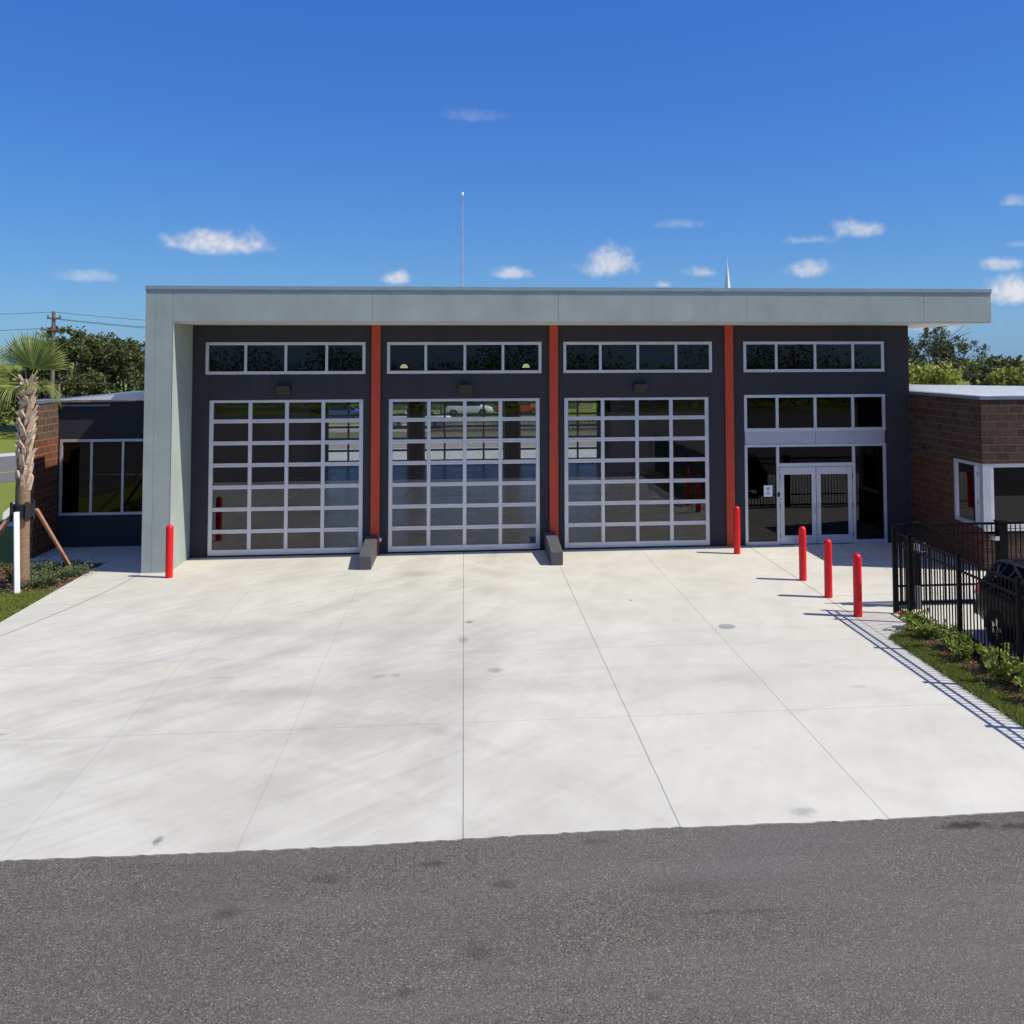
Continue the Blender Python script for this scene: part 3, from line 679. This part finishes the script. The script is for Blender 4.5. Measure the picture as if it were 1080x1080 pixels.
# ------------------------------------------------------------------ vehicles
def vehicle(name, lab, cat, loc, rz, paint, kind='suv', group=None):
    V = thing(name, lab, cat, loc, rz, group)
    if kind == 'suv':   # y rear(0) -> front
        st = [(0.0,.42,.95,1.02,.80,.80,.66),(.06,.32,1.0,1.12,.88,.88,.66),(.35,.26,1.02,1.52,.92,.92,.64),(.9,.24,1.02,1.62,.93,.93,.65),(1.9,.22,1.0,1.65,.93,.93,.66),(2.75,.22,.98,1.58,.93,.93,.64),(3.45,.24,.98,1.06,.93,.92,.74),(4.1,.28,.92,.97,.92,.9,.72),(4.55,.34,.80,.84,.86,.82,.62),(4.68,.42,.66,.70,.74,.7,.5)]
        wh = (.92, 3.68); r = .335; win = range(2, 6)
    else:
        st = [(0.0,.62,1.02,1.04,.92,.93,.86),(.08,.50,1.06,1.08,.96,.97,.9),(1.0,.46,1.06,1.08,.97,.97,.9),(1.88,.44,1.06,1.08,.97,.97,.9),(2.0,.42,1.08,1.72,.97,.97,.68),(2.6,.42,1.08,1.84,.97,.97,.70),(3.4,.42,1.08,1.80,.97,.97,.68),(4.15,.42,1.08,1.16,.97,.96,.78),(5.0,.44,1.04,1.10,.96,.94,.78),(5.4,.50,.92,.98,.92,.88,.7),(5.5,.58,.8,.84,.84,.8,.6)]
        wh = (1.1, 4.5); r = .39; win = range(4, 7)
    B = MB(); G = MB()
    secs = []
    for y, zb, zt, zr, wb, wl, wr in st:
        half = [(wb * .80, zb), (wb * .97, zb + .06), (wb, zb + .28 * (zt - zb) + .05), (wl, zt - .08), (wl * .975, zt), (wr, zr - .05), (wr * .86, zr), (0, zr + .02)]
        full = [(-x, z) for x, z in half[:-1]] + [half[-1]] + [(x, z) for x, z in half[:-1][::-1]]
        secs.append([(x, y, z) for x, z in full])
    n = len(secs[0])
    for T in (B, G): T.v = [q for s_ in secs for q in s_]
    for i in range(len(secs) - 1):
        for j in range(n - 1):
            q = (i*n + j, i*n + j + 1, (i+1)*n + j + 1, (i+1)*n + j)
            glass = (i in win and j in (4, n - 6)) or (i == win[0] - 1 and 4 <= j <= n - 6 and kind == 'suv') or (i == win[-1] and 4 <= j <= n - 6)
            if kind != 'suv' and i == win[0] - 1 and 5 <= j <= n - 7: glass = True
            (G if glass else B).face(q)
    B.face(list(range(n))[::-1]); B.face([(len(secs)-1)*n + j for j in range(n)])
    for i in range(len(secs) - 1): B.face((i*n, (i+1)*n, (i+1)*n + n - 1, i*n + n - 1))
    def clean(T):
        used = sorted({i for f_ in T.f for i in f_}); mp = {u: i for i, u in enumerate(used)}
        T.v = [T.v[u] for u in used]; T.f = [tuple(mp[i] for i in f_) for f_ in T.f]; T.mi = [0] * len(T.f)
    clean(B); clean(G)
    B.build('body', M[paint], V, smooth=True, sub=2); G.build('window', M['cglass'], V, smooth=True, sub=2)
    w0 = st[3][4]
    for s_ in (-1, 1):
        for y in wh:
            t = MB(); xs = s_ * (w0 - .2); xe = s_ * (w0 + .015); xm = s_ * (w0 - .03)
            t.lathe([(r * .62, xs), (r * .98, xs), (r, xs + s_ * .03), (r, xe - s_ * .03), (r * .97, xe), (r * .66, xe), (r * .64, xm)], y, r, 28, axis='x')
            wl_ = t.build('wheel', M['rubber'], V, smooth=False)
            h = MB(); h.lathe([(r * .63, xm - s_ * .02), (r * .63, xm), (r * .1, xm + s_ * .002)], y, r, 24, axis='x', mi=0)
            for a in range(5):
                an = 2 * PI * a / 5; ca, sa = math.cos(an), math.sin(an)
                P = [(.06, -.045), (r * .62, -.03), (r * .62, .03), (.06, .045)]
                pts = [(xm + s_ * .004, y + u_ * ca - v_ * sa, r + u_ * sa + v_ * ca) for u_, v_ in P] + [(xm + s_ * .03, y + u_ * ca - v_ * sa, r + u_ * sa + v_ * ca) for u_, v_ in P]
                h.hexa(pts, 1)
            h.build('rim', [M['fixture'], M['chrome']], wl_)
            c = MB(); c.lathe([(r * 1.16, s_ * (w0 - .12)), (r * 1.16, s_ * (w0 - .005 if kind == 'suv' else w0 + .005)), (r * 1.02, s_ * (w0 - .004))], y, r + .01, 26, axis='x'); c.build('wheel_arch', M['rubber'], V)
    for s_ in (-1, 1):
        if kind == 'suv':
            t = MB(); t.hexa([(s_*.60,-.03,.80),(s_*.90,.10,.80),(s_*.93,.34,.86),(s_*.60,.2,.86),(s_*.58,.03,1.02),(s_*.885,.14,1.04),(s_*.90,.36,1.04),(s_*.58,.25,1.04)]); t.build('taillight', M['taillight'], V, bevel=.02)
        else:
            t = MB(); t.box(min(s_*.80, s_*.95), max(s_*.80, s_*.95), -.02, .1, .7, 1.0); t.build('taillight', M['taillight'], V, bevel=.015)
        yl = st[-2][0]; z = st[-2][2]
        t = MB(); t.box(min(s_*.45, s_*.8), max(s_*.45, s_*.8), yl - .12, yl + .09, z - .2, z - .05); t.build('headlight', M['headlight'], V, bevel=.03)
    bx = MB(); bx.box(-.86, .86, -.06, .1, .38, .62) if kind == 'suv' else bx.box(-.92, .92, -.12, .05, .45, .64); bx.build('bumper', M[paint] if kind == 'suv' else M['chrome'], V, bevel=.03)
    return V
# dark car parked nose toward the street side (rear quarter shows through the fence)
vehicle('parked_car', 'black parked car with red tail light, seen through the black picket fence', 'car', (11.06, -9.35, 0), PI, 'carblack')
vehicle('pickup_truck', 'white pickup truck beyond the rear bay doors, seen through the middle door', 'truck', (-6.5, 50, -.02), -PI/2, 'carwhite', 'pickup')
vehicle('parked_car', 'white car beyond the rear bay doors, seen in the upper middle panes', 'car', (-1.9, 66, -.03), -PI/2, 'carwhite')
vehicle('parked_car', 'red car beyond the rear bay doors, right of the white one', 'car', (3.0, 66.5, -.03), -PI/2, 'carred')
vehicle('parked_car', 'blue car beyond the rear bay doors, seen through the left bay door', 'car', (-13.0, 60, -.03), -PI/2, 'carblue')

# ------------------------------------------------------------------ vegetation
def crown_mesh(name, blobs, n, L, W, mat, parent, surf=.55, seed=0):
    random.seed(seed); b = MB()
    tot = sum(r[0]*r[1]*r[2] for _, r in blobs)
    for c, r in blobs:
        # clumps spread through the blob, leaves around each clump
        k_ = int(n * r[0]*r[1]*r[2] / tot)
        cl = []
        for _ in range(max(4, k_ // 26)):
            d = Vector((random.gauss(0,1), random.gauss(0,1), random.gauss(0,1))).normalized() * (U(surf, 1.06))
            cl.append((Vector((c[0] + d.x*r[0], c[1] + d.y*r[1], c[2] + d.z*r[2])), U(.35, 1.) * min(r) * .28))
        for q, s_ in cl:
            for _ in range(26):
                p = q + Vector((random.gauss(0,1), random.gauss(0,1), random.gauss(0,.75))) * s_ * .6
                b.leaf(p, L * U(.7, 1.3), W * U(.7, 1.3))
    return b.build('crown', M[mat], parent, normals=False)
def tree(name, lab, cat, loc, h, w, mat, seed, trunk_h=None, n=5000, leaf=(.34, .2), sparse=False, group=None, nb=9):
    T = thing(name, lab, cat, loc, 0, group); random.seed(seed)
    th = trunk_h or h * .3
    t = MB(); t.tube([(0,0,-.1),(U(-.1,.1),U(-.1,.1),th*.6),(U(-.2,.2),U(-.2,.2),th)], [h*.032, h*.024, h*.018], 9)
    blobs = []
    for i in range(nb):
        a = 2*PI*i/nb + U(-.3,.3); rr = w*.5*U(.3,.85); zz = U(th*1.0 + h*.12, h*.9)
        if i < 2: rr *= .3; zz = h*U(.72,.85)
        fall = 1 - .35 * max(0, (zz / h - .6)) / .4
        c = (math.cos(a)*rr*fall, math.sin(a)*rr*fall, zz); R = (w*U(.12,.26), w*U(.12,.26), h*U(.08,.17)); blobs.append((c, R))
        m1 = (c[0]*.45, c[1]*.45, th + (zz-th)*.45)
        t.tube([(0,0,th*.8), m1, c], [h*.014, h*.009, h*.004], 6)
        if sparse:
            for _ in range(5):
                e = (c[0]+U(-1,1)*R[0]*1.3, c[1]+U(-1,1)*R[1], c[2]+U(.2,1.3)*R[2]*1.2); t.tube([c, e], [h*.003, h*.0012], 4)
    t.build('trunk', M['bark'], T); crown_mesh('crown', blobs, n, leaf[0], leaf[1], mat, T, seed=seed+5)
    return T
G1 = 'trees behind the left wing'
tree('oak_tree', 'dense dark oak directly right of the utility pole', 'tree', (-30.8, 52, 0), 8.2, 6.6, 'oak', 1, 1.6, 15000, (.22,.13), group=G1, nb=14)
tree('oak_tree', 'broad dark oak in the middle of the trees behind the left wing', 'tree', (-26.0, 50, 0), 7.3, 7.0, 'oak', 2, 1.5, 15000, (.22,.13), group=G1, nb=14)
tree('oak_tree', 'olive oak with spiky top beside the grey canopy corner', 'tree', (-21.6, 53, 0), 7.5, 5.2, 'oak2', 3, 1.4, 12000, (.22,.13), group=G1, nb=12)
tree('oak_tree', 'small light green tree low in front of the oaks at the canopy corner', 'tree', (-20.2, 45, 0), 5.3, 4.5, 'shrub', 4, 1.2, 4500, (.24,.15), group=G1)
tree('oak_tree', 'low dark tree just behind the palm crown', 'tree', (-35.5, 56, 0), 5.6, 6.5, 'oak', 5, 1.2, 9500, (.22,.13), group=G1, nb=11)
tree('oak_tree', 'dark tree at the left edge behind the palm fronds', 'tree', (-40.5, 55, 0), 5.2, 7.0, 'oak', 6, 1.1, 9500, (.22,.13), group=G1, nb=11)
for i, (x, y, h, w, lab) in enumerate(((-28.6, 47.5, 4.6, 7.0, 'low dark bush filling the gap below the oaks next to the pole'), (-23.0, 46.5, 4.6, 6.5, 'low dark bush below the middle oak behind the left wing'), (-34.5, 47, 4.4, 6.0, 'low dark bush just right of the palm trunk top'), (-39.5, 46.5, 4.7, 6.5, 'low dark bush at the left edge beyond the street lawn'))):
    tree('bush', lab, 'bush', (x, y, 0), h, w, 'oak', 60 + i, .5, 7000, (.22, .14), group='low bushes behind the left wing', nb=12)
G2 = 'trees behind the right wing'
tree('sparse_tree', 'tall sparse olive tree with bare twigs below the canopy end', 'tree', (31.3, 34, 0), 7.5, 7.5, 'oak2', 7, 2.0, 6500, (.22,.10), True, group=G2, nb=13)
tree('lime_bush', 'yellow-green leafy tree against the dark wall edge under the sparse tree', 'tree', (27.6, 28, 0), 5.9, 5.4, 'lime', 8, 1.2, 7500, (.26,.15), group=G2)
tree('lime_bush', 'bright yellow-green tree in front of the sparse tree on its right', 'tree', (33.6, 27, 0), 5.9, 6.4, 'lime', 9, 1.2, 9500, (.26,.15), group=G2)
tree('lime_bush', 'yellow-green tree at the right edge of the picture above the white roof', 'tree', (38.8, 28, 0), 5.9, 7.0, 'lime', 10, 1.2, 9500, (.26,.15), group=G2)
tree('oak_tree', 'dark green tree rising behind the yellow-green trees at the right edge', 'tree', (46., 52, 0), 6.1, 7.5, 'oak', 12, 1.4, 5500, (.28,.17), group=G2, nb=11)
# far wood all round
random.seed(31); b = MB()
for i in range(420):
    x = U(-190, 210); y = 135 + U(-14, 30); hh = U(3.2, 6.2)
    for _ in range(44):
        a = U(0, 2*PI); r_ = U(0, 2.6)
        b.leaf((x + math.cos(a)*r_, y + math.sin(a)*r_, U(.3, 1.0) * hh * (1 - .1 * r_)), U(.5, 1.1), U(.35, .7))
tag(b.build('distant_wood', M['oak'], None, normals=False), 'dark green belt of trees along the far horizon', 'woodland', kind='stuff')
random.seed(32); b = MB()
for i in range(360):
    x = U(-95, 95); y = -70 - U(0, 16); hh = U(4.5, 10.) * (.78 + .22 * math.sin(x * .23))
    for _ in range(270):
        a = U(0, 2*PI); r_ = U(0, 2.6)
        b.leaf((x + math.cos(a)*r_, y + math.sin(a)*r_, U(.1, 1.0) * hh * (1 - .08 * r_)), U(.2, .42), U(.14, .28))
tag(b.build('opposite_wood', M['oak'], None, normals=False), 'trees across the lot, seen only mirrored in the station glass', 'woodland', kind='stuff')
# house and hedge beyond the rear street
H = thing('house', 'tan house with brown roof beyond the rear street, seen through the bay doors', 'house', (2, 78, 0))
b = MB(); b.box(-12, 12, 0, 9, 0, 3.4); b.build('wall', M['tan'], H)
b = MB(); b.v = [(-13,-1,3.4),(13,-1,3.4),(13,10,3.4),(-13,10,3.4),(-9,4.5,6.2),(9,4.5,6.2)]
for f_ in ((0,1,5,4),(1,2,5),(2,3,4,5),(3,0,4),(3,2,1,0)): b.face(f_)
b.build('roof', M['tile'], H)
for xw in (-9, -4, 4, 9):
    w_ = window(xw - .8, xw + .8, 1., 2.4, -.03, H, (xw,), M['white'], 'dglass')
RFn = thing('metal_fence', 'dark picket fence across the grass beyond the rear street, seen through the bay doors', 'fence', (0, 44.8, 0))
b = MB()
for i in range(176): x = -2.6 + i * .10; b.box(x - .032, x + .032, -.02, .02, .05, .95)
for z in (.15, .45, .8): b.box(-2.7, 15.1, -.03, .03, z, z + .06)
b.build('picket_panel', M['black'], RFn)
for i, (x, y, lab) in enumerate(((-2.2, 70, 'palm-like green tree left of centre beyond the rear bay doors'), (2.0, 71, 'green tree right of centre beyond the rear bay doors'), (-7.5, 66, 'dark green tree beyond the rear bay doors behind the pickup'))):
    tree('garden_tree', lab, 'tree', (x, y, 0), 5., 3.6, 'shrub', 40 + i, 1.2, 1200, (.4, .2), group='trees beyond the rear street')

# ---- sabal palm
PX, PY = -10.74, -3.2
P = thing('palm_tree', 'newly planted cabbage palm with black band and timber props beside the left wing', 'palm', (PX, PY, 0))
b = MB(); b.tube([(0.02,0,-.05),(.0,0,.3),(0,0,1.2),(.0,0,2.4),(.03,0,3.6),(.06,0,4.9)], [.22,.19,.17,.165,.15,.09], 16); b.build('trunk', M['palmtrunk'], P, smooth=True)
random.seed(5); b = MB()
z = 2.35; i = 0
while z < 4.98:
    a = i * 2.39996 + U(-.15,.15); f_ = (z - 2.35) / 2.6; R = .15 - .045 * f_
    d = Vector((math.cos(a), math.sin(a), 0)); t_ = Vector((-d.y, d.x, 0)); c = Vector((.015 + .05 * f_, 0, z))
    ln = U(.22, .38) * (1 - .25 * f_); out_ = U(.05, .15) * (1.0 if z > 2.9 else .35); w_ = U(.05, .08)
    p0 = c + d * (R - .03); p1 = c + d * (R + out_ * .45) + Vector((0,0,ln * .6)); p2 = c + d * (R + out_) + Vector((0,0,ln))
    n0, n1, n2 = w_, w_ * .72, w_ * .5; th = .028
    for (q0, a0, q1, a1) in ((p0, n0, p1, n1), (p1, n1, p2, n2)):
        b.hexa([q0 - t_*a0 - d*th, q0 + t_*a0 - d*th, q0 + t_*a0 + d*th, q0 - t_*a0 + d*th, q1 - t_*a1 - d*th, q1 + t_*a1 - d*th, q1 + t_*a1 + d*th*.8, q1 - t_*a1 + d*th*.8])
    i += 1; z += .036
b.build('leaf_bases', M['boot'], P)
def frond(base, plen, dirv_, nrm, radius, span, droop, seed, nseg=30, gap=.0):
    random.seed(seed)
    d = Vector(dirv_).normalized(); n_ = Vector(nrm); n_ = (n_ - d * n_.dot(d)).normalized(); s_ = d.cross(n_).normalized()
    b = MB(); base = Vector(base)
    bend = Vector((0, 0, -droop * plen * .4)); tip = base + d * plen + bend
    b.tube([base, base + d * plen * .5 + bend * .2, tip], [.024, .016, .011], 6, mi=1)
    b.tube([tip, tip + d * radius * .35], [.011, .004], 5, mi=1)
    for i in range(nseg):
        t = -span / 2 + span * (i + .5) / nseg; a = math.radians(t)
        u = (d * math.cos(a) + s_ * math.sin(a)); L = radius * (.78 + .22 * math.cos(a * .9)) * U(.9, 1.06)
        wv = (-d * math.sin(a) + s_ * math.cos(a)); hw = math.radians(span / nseg) * .5 * (1 - gap)
        o0 = tip + n_ * (.05 * math.cos(a))
        dr = Vector((0, 0, -droop * L))
        pts = []
        for fq in (0.05, .55, .8, 1.):
            q = o0 + u * L * fq + dr * (fq ** 2.5) - n_ * (.05 * fq * fq)
            wd = L * hw * min(fq, .6) * (1 if fq < .9 else .12)
            fold = n_ * wd * .75
            pts.append((q - wv * wd, q + fold, q + wv * wd))
        bb = len(b.v)
        for p_ in pts: b.v += [tuple(x_) for x_ in p_]
        for j in range(3):
            o_ = bb + j * 3
            b.face((o_, o_+1, o_+4, o_+3)); b.face((o_+1, o_+2, o_+5, o_+4))
    return b.build('frond', [M['frond'], M['petiole']], P, normals=False)
tb = (.07, 0, 4.85)
frond(tb, .48, (.27, -.05, 1), (.1, -1, .2), 1.0, 155, .02, 1, 36)
frond(tb, .55, (.50, -.15, .85), (-.2, -1, .4), .72, 120, .08, 2)
frond(tb, .52, (-.25, .1, 1), (0, -1, .1), .90, 110, .03, 3, 24, .35)
frond(tb, .55, (-.70, -.1, .72), (.3, -1, .5), .85, 120, .22, 4, 24, .45)
frond(tb, .55, (-.95, .1, .35), (.1, -1, .8), .75, 120, .60, 5, 22, .5)
frond(tb, .30, (.75, .1, .5), (-.1, -1, .7), .45, 110, .7, 6, 20, .5)
frond(tb, .30, (.6, .4, .25), (0, -.5, 1), .55, 130, .9, 7, 20, .5)
frond(tb, .45, (-.6, .55, .2), (0, -.4, 1), .75, 140, .8, 8, 22, .5)
frond(tb, .38, (-.55, -.6, .35), (0, -.3, 1), .65, 130, .9, 9, 20, .5)
frond(tb, .28, (.3, -.6, .45), (0, -.3, 1), .45, 120, .9, 10, 18, .5)
frond(tb, .55, (.1, .6, .8), (0, -1, .5), .85, 140, .15, 11, 26, .3)
frond(tb, .5, (-.9, -.25, .6), (.2, -.8, .8), .7, 120, .75, 12, 22, .5)
b = MB(); b.lathe([(.20, 1.70), (.235, 1.71), (.235, 2.02), (.20, 2.03)], 0, 0, 18); b.build('band', M['strap'], P, smooth=False)
b = MB()
for k_ in range(4):
    a = k_ * PI/2 + .78; d = Vector((math.cos(a), math.sin(a), 0)); t_ = Vector((-d.y, d.x, 0)); q = d * .255
    b.hexa([q - t_*.045 - d*.02 + Vector((0,0,1.62)), q + t_*.045 - d*.02 + Vector((0,0,1.62)), q + t_*.045 + d*.02 + Vector((0,0,1.62)), q - t_*.045 + d*.02 + Vector((0,0,1.62)),
            q - t_*.045 - d*.02 + Vector((0,0,2.08)), q + t_*.045 - d*.02 + Vector((0,0,2.08)), q + t_*.045 + d*.02 + Vector((0,0,2.08)), q - t_*.045 + d*.02 + Vector((0,0,2.08))])
b.build('batten', M['strap'], P)
def prop(foot, top, lab, m, hw=.036):
    f_, t_ = Vector(foot), Vector(top); d = (t_ - f_).normalized(); a = d.cross(Vector((0,0,1))).normalized(); c = a.cross(d)
    b = MB(); b.hexa([f_ - a*hw - c*hw, f_ + a*hw - c*hw, f_ + a*hw + c*hw, f_ - a*hw + c*hw, t_ - a*hw - c*hw, t_ + a*hw - c*hw, t_ + a*hw + c*hw, t_ - a*hw + c*hw])
    tag(b.build('timber_prop', m, None, bevel=.004), lab, 'prop', 'timber props holding up the palm')
prop((-10.60, -3.72, -.03), (-10.78, -3.44, 1.86), 'white timber prop leaning upright on the front of the palm trunk', M['whitewood'], .06)
prop((-10.27, -1.25, -.02), (-10.52, -2.95, 1.85), 'brown timber prop slanting from the palm trunk down to the right', M['wood'])
prop((-12.6, -1.6, -.02), (-10.98, -3.0, 1.88), 'brown timber prop slanting left from the palm, the rear one', M['wood'])
prop((-12.3, -4.0, -.02), (-10.98, -3.32, 1.72), 'brown timber prop slanting left from the palm, the front one', M['wood'])

# ---- low plants
def juniper(x, y, r, h, seed, lab):
    random.seed(seed); b = MB()
    for i in range(int(230 * r)):
        a = U(0, 2*PI); L = r * U(.35, 1.); e = U(.1, .8); d = Vector((math.cos(a), math.sin(a), e * h / r)).normalized()
        for j in range(15):
            f_ = (j + 1) / 15; q = d * L * f_; b.leaf(q + Vector((U(-.03,.03), U(-.03,.03), .02 + U(-.02,.03))), U(.05,.10), U(.018,.035), d + Vector((U(-.9,.9), U(-.9,.9), U(-.3,.9))))
    T = thing('juniper_shrub', lab, 'shrub', (x, y, -.012), 0, 'low shrubs around the palm')
    b.build('foliage', M['juniper'], T, normals=False)
    s = MB(); s.tube([(0,0,0),(0,0,.12)], [.03,.02], 6); s.build('stem', M['bark'], T)
juniper(-10.25, -2.0, .85, .38, 1, 'low spreading juniper right behind the palm trunk, the largest')
juniper(-10.42, -3.05, .62, .42, 2, 'low spreading juniper at the foot of the palm trunk on its right')
juniper(-10.55, -1.15, .55, .30, 3, 'dark juniper in the building shade beyond the right timber prop')
juniper(-11.35, -1.3, .6, .35, 4, 'juniper in the shade left of the palm against the block end wall')
def leafy(name, lab, x, y, h, r, seed, mat, n=260, L=.085, Wd=.045, fl=0, group=None, z=0.):
    random.seed(seed); T = thing(name, lab, 'shrub', (x, y, z), 0, group)
    st = MB(); b = MB(); fb = MB(); tips = []
    for i in range(7):
        a = 2*PI*i/7 + U(-.3,.3); e = (math.cos(a)*r*U(.4,.95), math.sin(a)*r*U(.4,.95), h*U(.65,1.)); m1 = (e[0]*.4, e[1]*.4, e[2]*.5)
        st.tube([(0,0,0), m1, e], [.010,.007,.004], 5); tips.append(e)
        for j in range(n // 7):
            f_ = U(.15, 1.05); p_ = Vector(m1).lerp(Vector(e), f_ * 2 - 1) if f_ > .5 else Vector((0,0,0)).lerp(Vector(m1), f_ * 2)
            b.leaf(p_ + Vector((U(-.06,.06), U(-.06,.06), U(-.03,.05))), L*U(.7,1.3), Wd*U(.7,1.3), Vector((U(-1,1), U(-1,1), U(-.3,1.))))
    st.build('stem', M['bark'], T); b.build('foliage', M[mat], T, normals=False)
    if fl:
        for _ in range(fl):
            c = Vector(random.choice(tips)) + Vector((U(-.1,.05), U(-.12,.05), U(-.1,.04))); fb = MB()
            for a in range(6):
                d = Vector((math.cos(a*PI/3), math.sin(a*PI/3), .6)); fb.leaf(c, .085, .06, d)
            fb.build('flower', M['flower'], T, normals=False)
leafy('croton_shrub', 'small yellow and pink leaved shrub left of the white timber prop', -11.15, -2.65, .5, .35, 1, 'croton', 260, .11, .06, group='low shrubs around the palm')
leafy('croton_shrub', 'tiny bright yellow plant at the mulch edge right of the white prop', -10.0, -3.15, .2, .1, 2, 'croton', 60, .08, .05, group='low shrubs around the palm')
G3 = 'young shrubs along the black fence'
for i, (x, y, h, r, fl, lab) in enumerate((
    (9.12, -9.0, .42, .30, 3, 'young shrub with red flowers nearest the fence corner'),
    (8.98, -9.75, .40, .32, 1, 'young green shrub second from the fence corner'),
    (9.16, -10.45, .50, .34, 0, 'young shrub in front of the third fence post'),
    (8.98, -11.15, .50, .32, 0, 'young shrub just left of the black car wheel'),
    (9.22, -11.75, .55, .34, 0, 'young shrub in front of the black car'),
    (9.02, -12.4, .52, .33, 0, 'young shrub in the strip just before the fourth fence post'),
    (9.32, -12.75, .70, .30, 0, 'taller upright shrub at the right edge of the picture'),
    (9.05, -13.4, .55, .34, 0, 'young shrub at the right picture edge nearest the camera'))):
    leafy('fence_shrub', lab, x, y, h * .78, r * 1.12, 20 + i, 'shrub', 420, .095, .055, fl, G3, .01)

# ---- grass blades, mulch, straw
def scatter(name, polyfn, n, fn, mat, lab, cat, seed):
    random.seed(seed); b = MB(); c = 0
    while c < n:
        p_ = polyfn()
        if p_ is None: continue
        fn(b, p_[0], p_[1]); c += 1
    return tag(b.build(name, M[mat], None, normals=False), lab, cat, kind='stuff')
def blade(z0, h0, h1):
    def f_(b, x, y):
        h = U(h0, h1); a = U(0, 2*PI); w = U(.004, .009); lx, ly = U(-.6,.6)*h, U(-.6,.6)*h; q = len(b.v)
        ca, sa = math.cos(a)*w, math.sin(a)*w
        b.v += [(x-ca, y-sa, z0), (x+ca, y+sa, z0), (x+lx*.5+ca*.6, y+ly*.5+sa*.6, z0+h*.65), (x+lx, y+ly, z0+h)]; b.face((q, q+1, q+2)); b.face((q, q+2, q+3))
    return f_
def left_lawn():
    x = U(-12.9, -9.78); y = U(-8.2, -3.1)
    edge = -3.55 + .12 * math.sin(x * 3) + (.25 if x < -11.4 else 0)
    return None if y > edge else (x, y)
scatter('grass', left_lawn, 30000, blade(-.035, .035, .085), 'blade', 'short green lawn at the left edge in front of the palm bed', 'grass', 1)
def right_lawn():
    y = U(-17, -9.15); x = 8.34 + abs(random.gauss(0, .22)) + U(-.05, .1)
    if y > -9.55: x += (y + 9.55) * 1.3
    return None if x > 9.1 or x < 8.25 else (x, y)
scatter('grass', right_lawn, 34000, blade(.01, .03, .09), 'blade', 'ragged grass edging the planting strip beside the apron', 'grass', 2)
def chip(b, x, y): b.leaf((x, y, U(-.01, .02)), U(.03, .08), U(.012, .03), Vector((U(-1,1), U(-1,1), U(-.25,.25))))
def left_bed(): return (U(-12.4, -9.78), U(-3.6, -.4))
scatter('mulch_chips', left_bed, 9000, chip, 'chip', 'reddish brown mulch chips under the shrubs around the palm', 'mulch', 3)
def right_bed():
    x = U(8.6, 9.6); return (x, U(-16, -9.2))
def straw(b, x, y): b.leaf((x, y, U(.015, .04)), U(.08, .2), U(.004, .012), Vector((U(-1,1), U(-1,1), U(-.15,.2))))
scatter('pine_straw', right_bed, 9000, straw, 'straw', 'orange brown pine straw under the fence shrubs', 'mulch', 4)

# ------------------------------------------------------------------ mast, steeple, utility pole
MA = thing('antenna_mast', 'thin grey antenna mast with small ball top rising above the station roof', 'mast', (-.09, 8, 7.0))
b = MB(); b.tube([(0,0,0),(0,0,4.6)], [.03,.02], 8); b.build('pole', M['alu2'], MA)
b = MB(); b.lathe([(.01,4.58),(.045,4.62),(.055,4.66),(.04,4.71),(.01,4.73)], 0, 0, 12); b.build('tip', M['white'], MA, smooth=True)
ST = thing('church_steeple', 'slender white church steeple tip showing over the roof edge', 'steeple', (40.8, 120, 0))
b = MB(); b.box(-1.6, 1.6, -1.6, 1.6, 0, 12); b.build('tower', M['white'], ST)
b = MB(); b.lathe([(.95, 12.01), (.04, 20.2)], 0, 0, 8); b.build('spire', M['white'], ST)
b = MB(); b.tube([(0,0,20.1),(0,0,21.3)], [.05,.03], 6); b.build('finial', M['white'], ST)
PO = thing('utility_pole', 'weathered wooden utility pole with crossarms rising behind the left wing', 'pole', (-28.4, 42.5, 0)); PO.scale = (.72, .72, .885)
b = MB(); b.tube([(0,0,-.3),(0,0,10.0)], [.24,.17], 10); b.build('pole', M['pole'], PO)
for z, xa, xb in ((9.45, -.55, .75), (8.55, -1.1, .6)):
    b = MB(); b.box(xa, xb, -.2, -.1, z - .06, z + .06); c_ = b.build('crossarm', M['pole'], PO)
    d = MB()
    for x in (xa + .1, xb - .1): d.lathe([(.05, z + .06), (.09, z + .1), (.09, z + .2), (.04, z + .28)], x, -.15, 8)
    d.build('insulator', M['flash'], c_)
for z0, dz, side, z1 in ((9.95, .0, 1, 9.1), (9.45, 0, 1, 8.4), (9.4, 0, 1, 8.2), (9.95, 0, -1, 10.3), (8.7, 0, -1, 9.0), (4.4, 0, 1, 5.6)):
    b = MB(); pts = []
    for i in range(13):
        t_ = i / 12; pts.append((side * 34 * t_, side * 5 * t_, z0 + (z1 - z0) * t_ - 1.1 * 4 * t_ * (1 - t_) * .5))
    b.tube(pts, .017, 5, cap=False); o = b.build('wire', M['wire'], PO)
P2 = thing('utility_pole', 'short plain wooden post just right of the tall utility pole', 'pole', (-27.95, 42.5, 0)); P2.scale = (.72, .72, .83)
b = MB(); b.tube([(0,0,-.2),(0,0,4.6)], [.16,.13], 9); b.build('pole', M['pole'], P2)
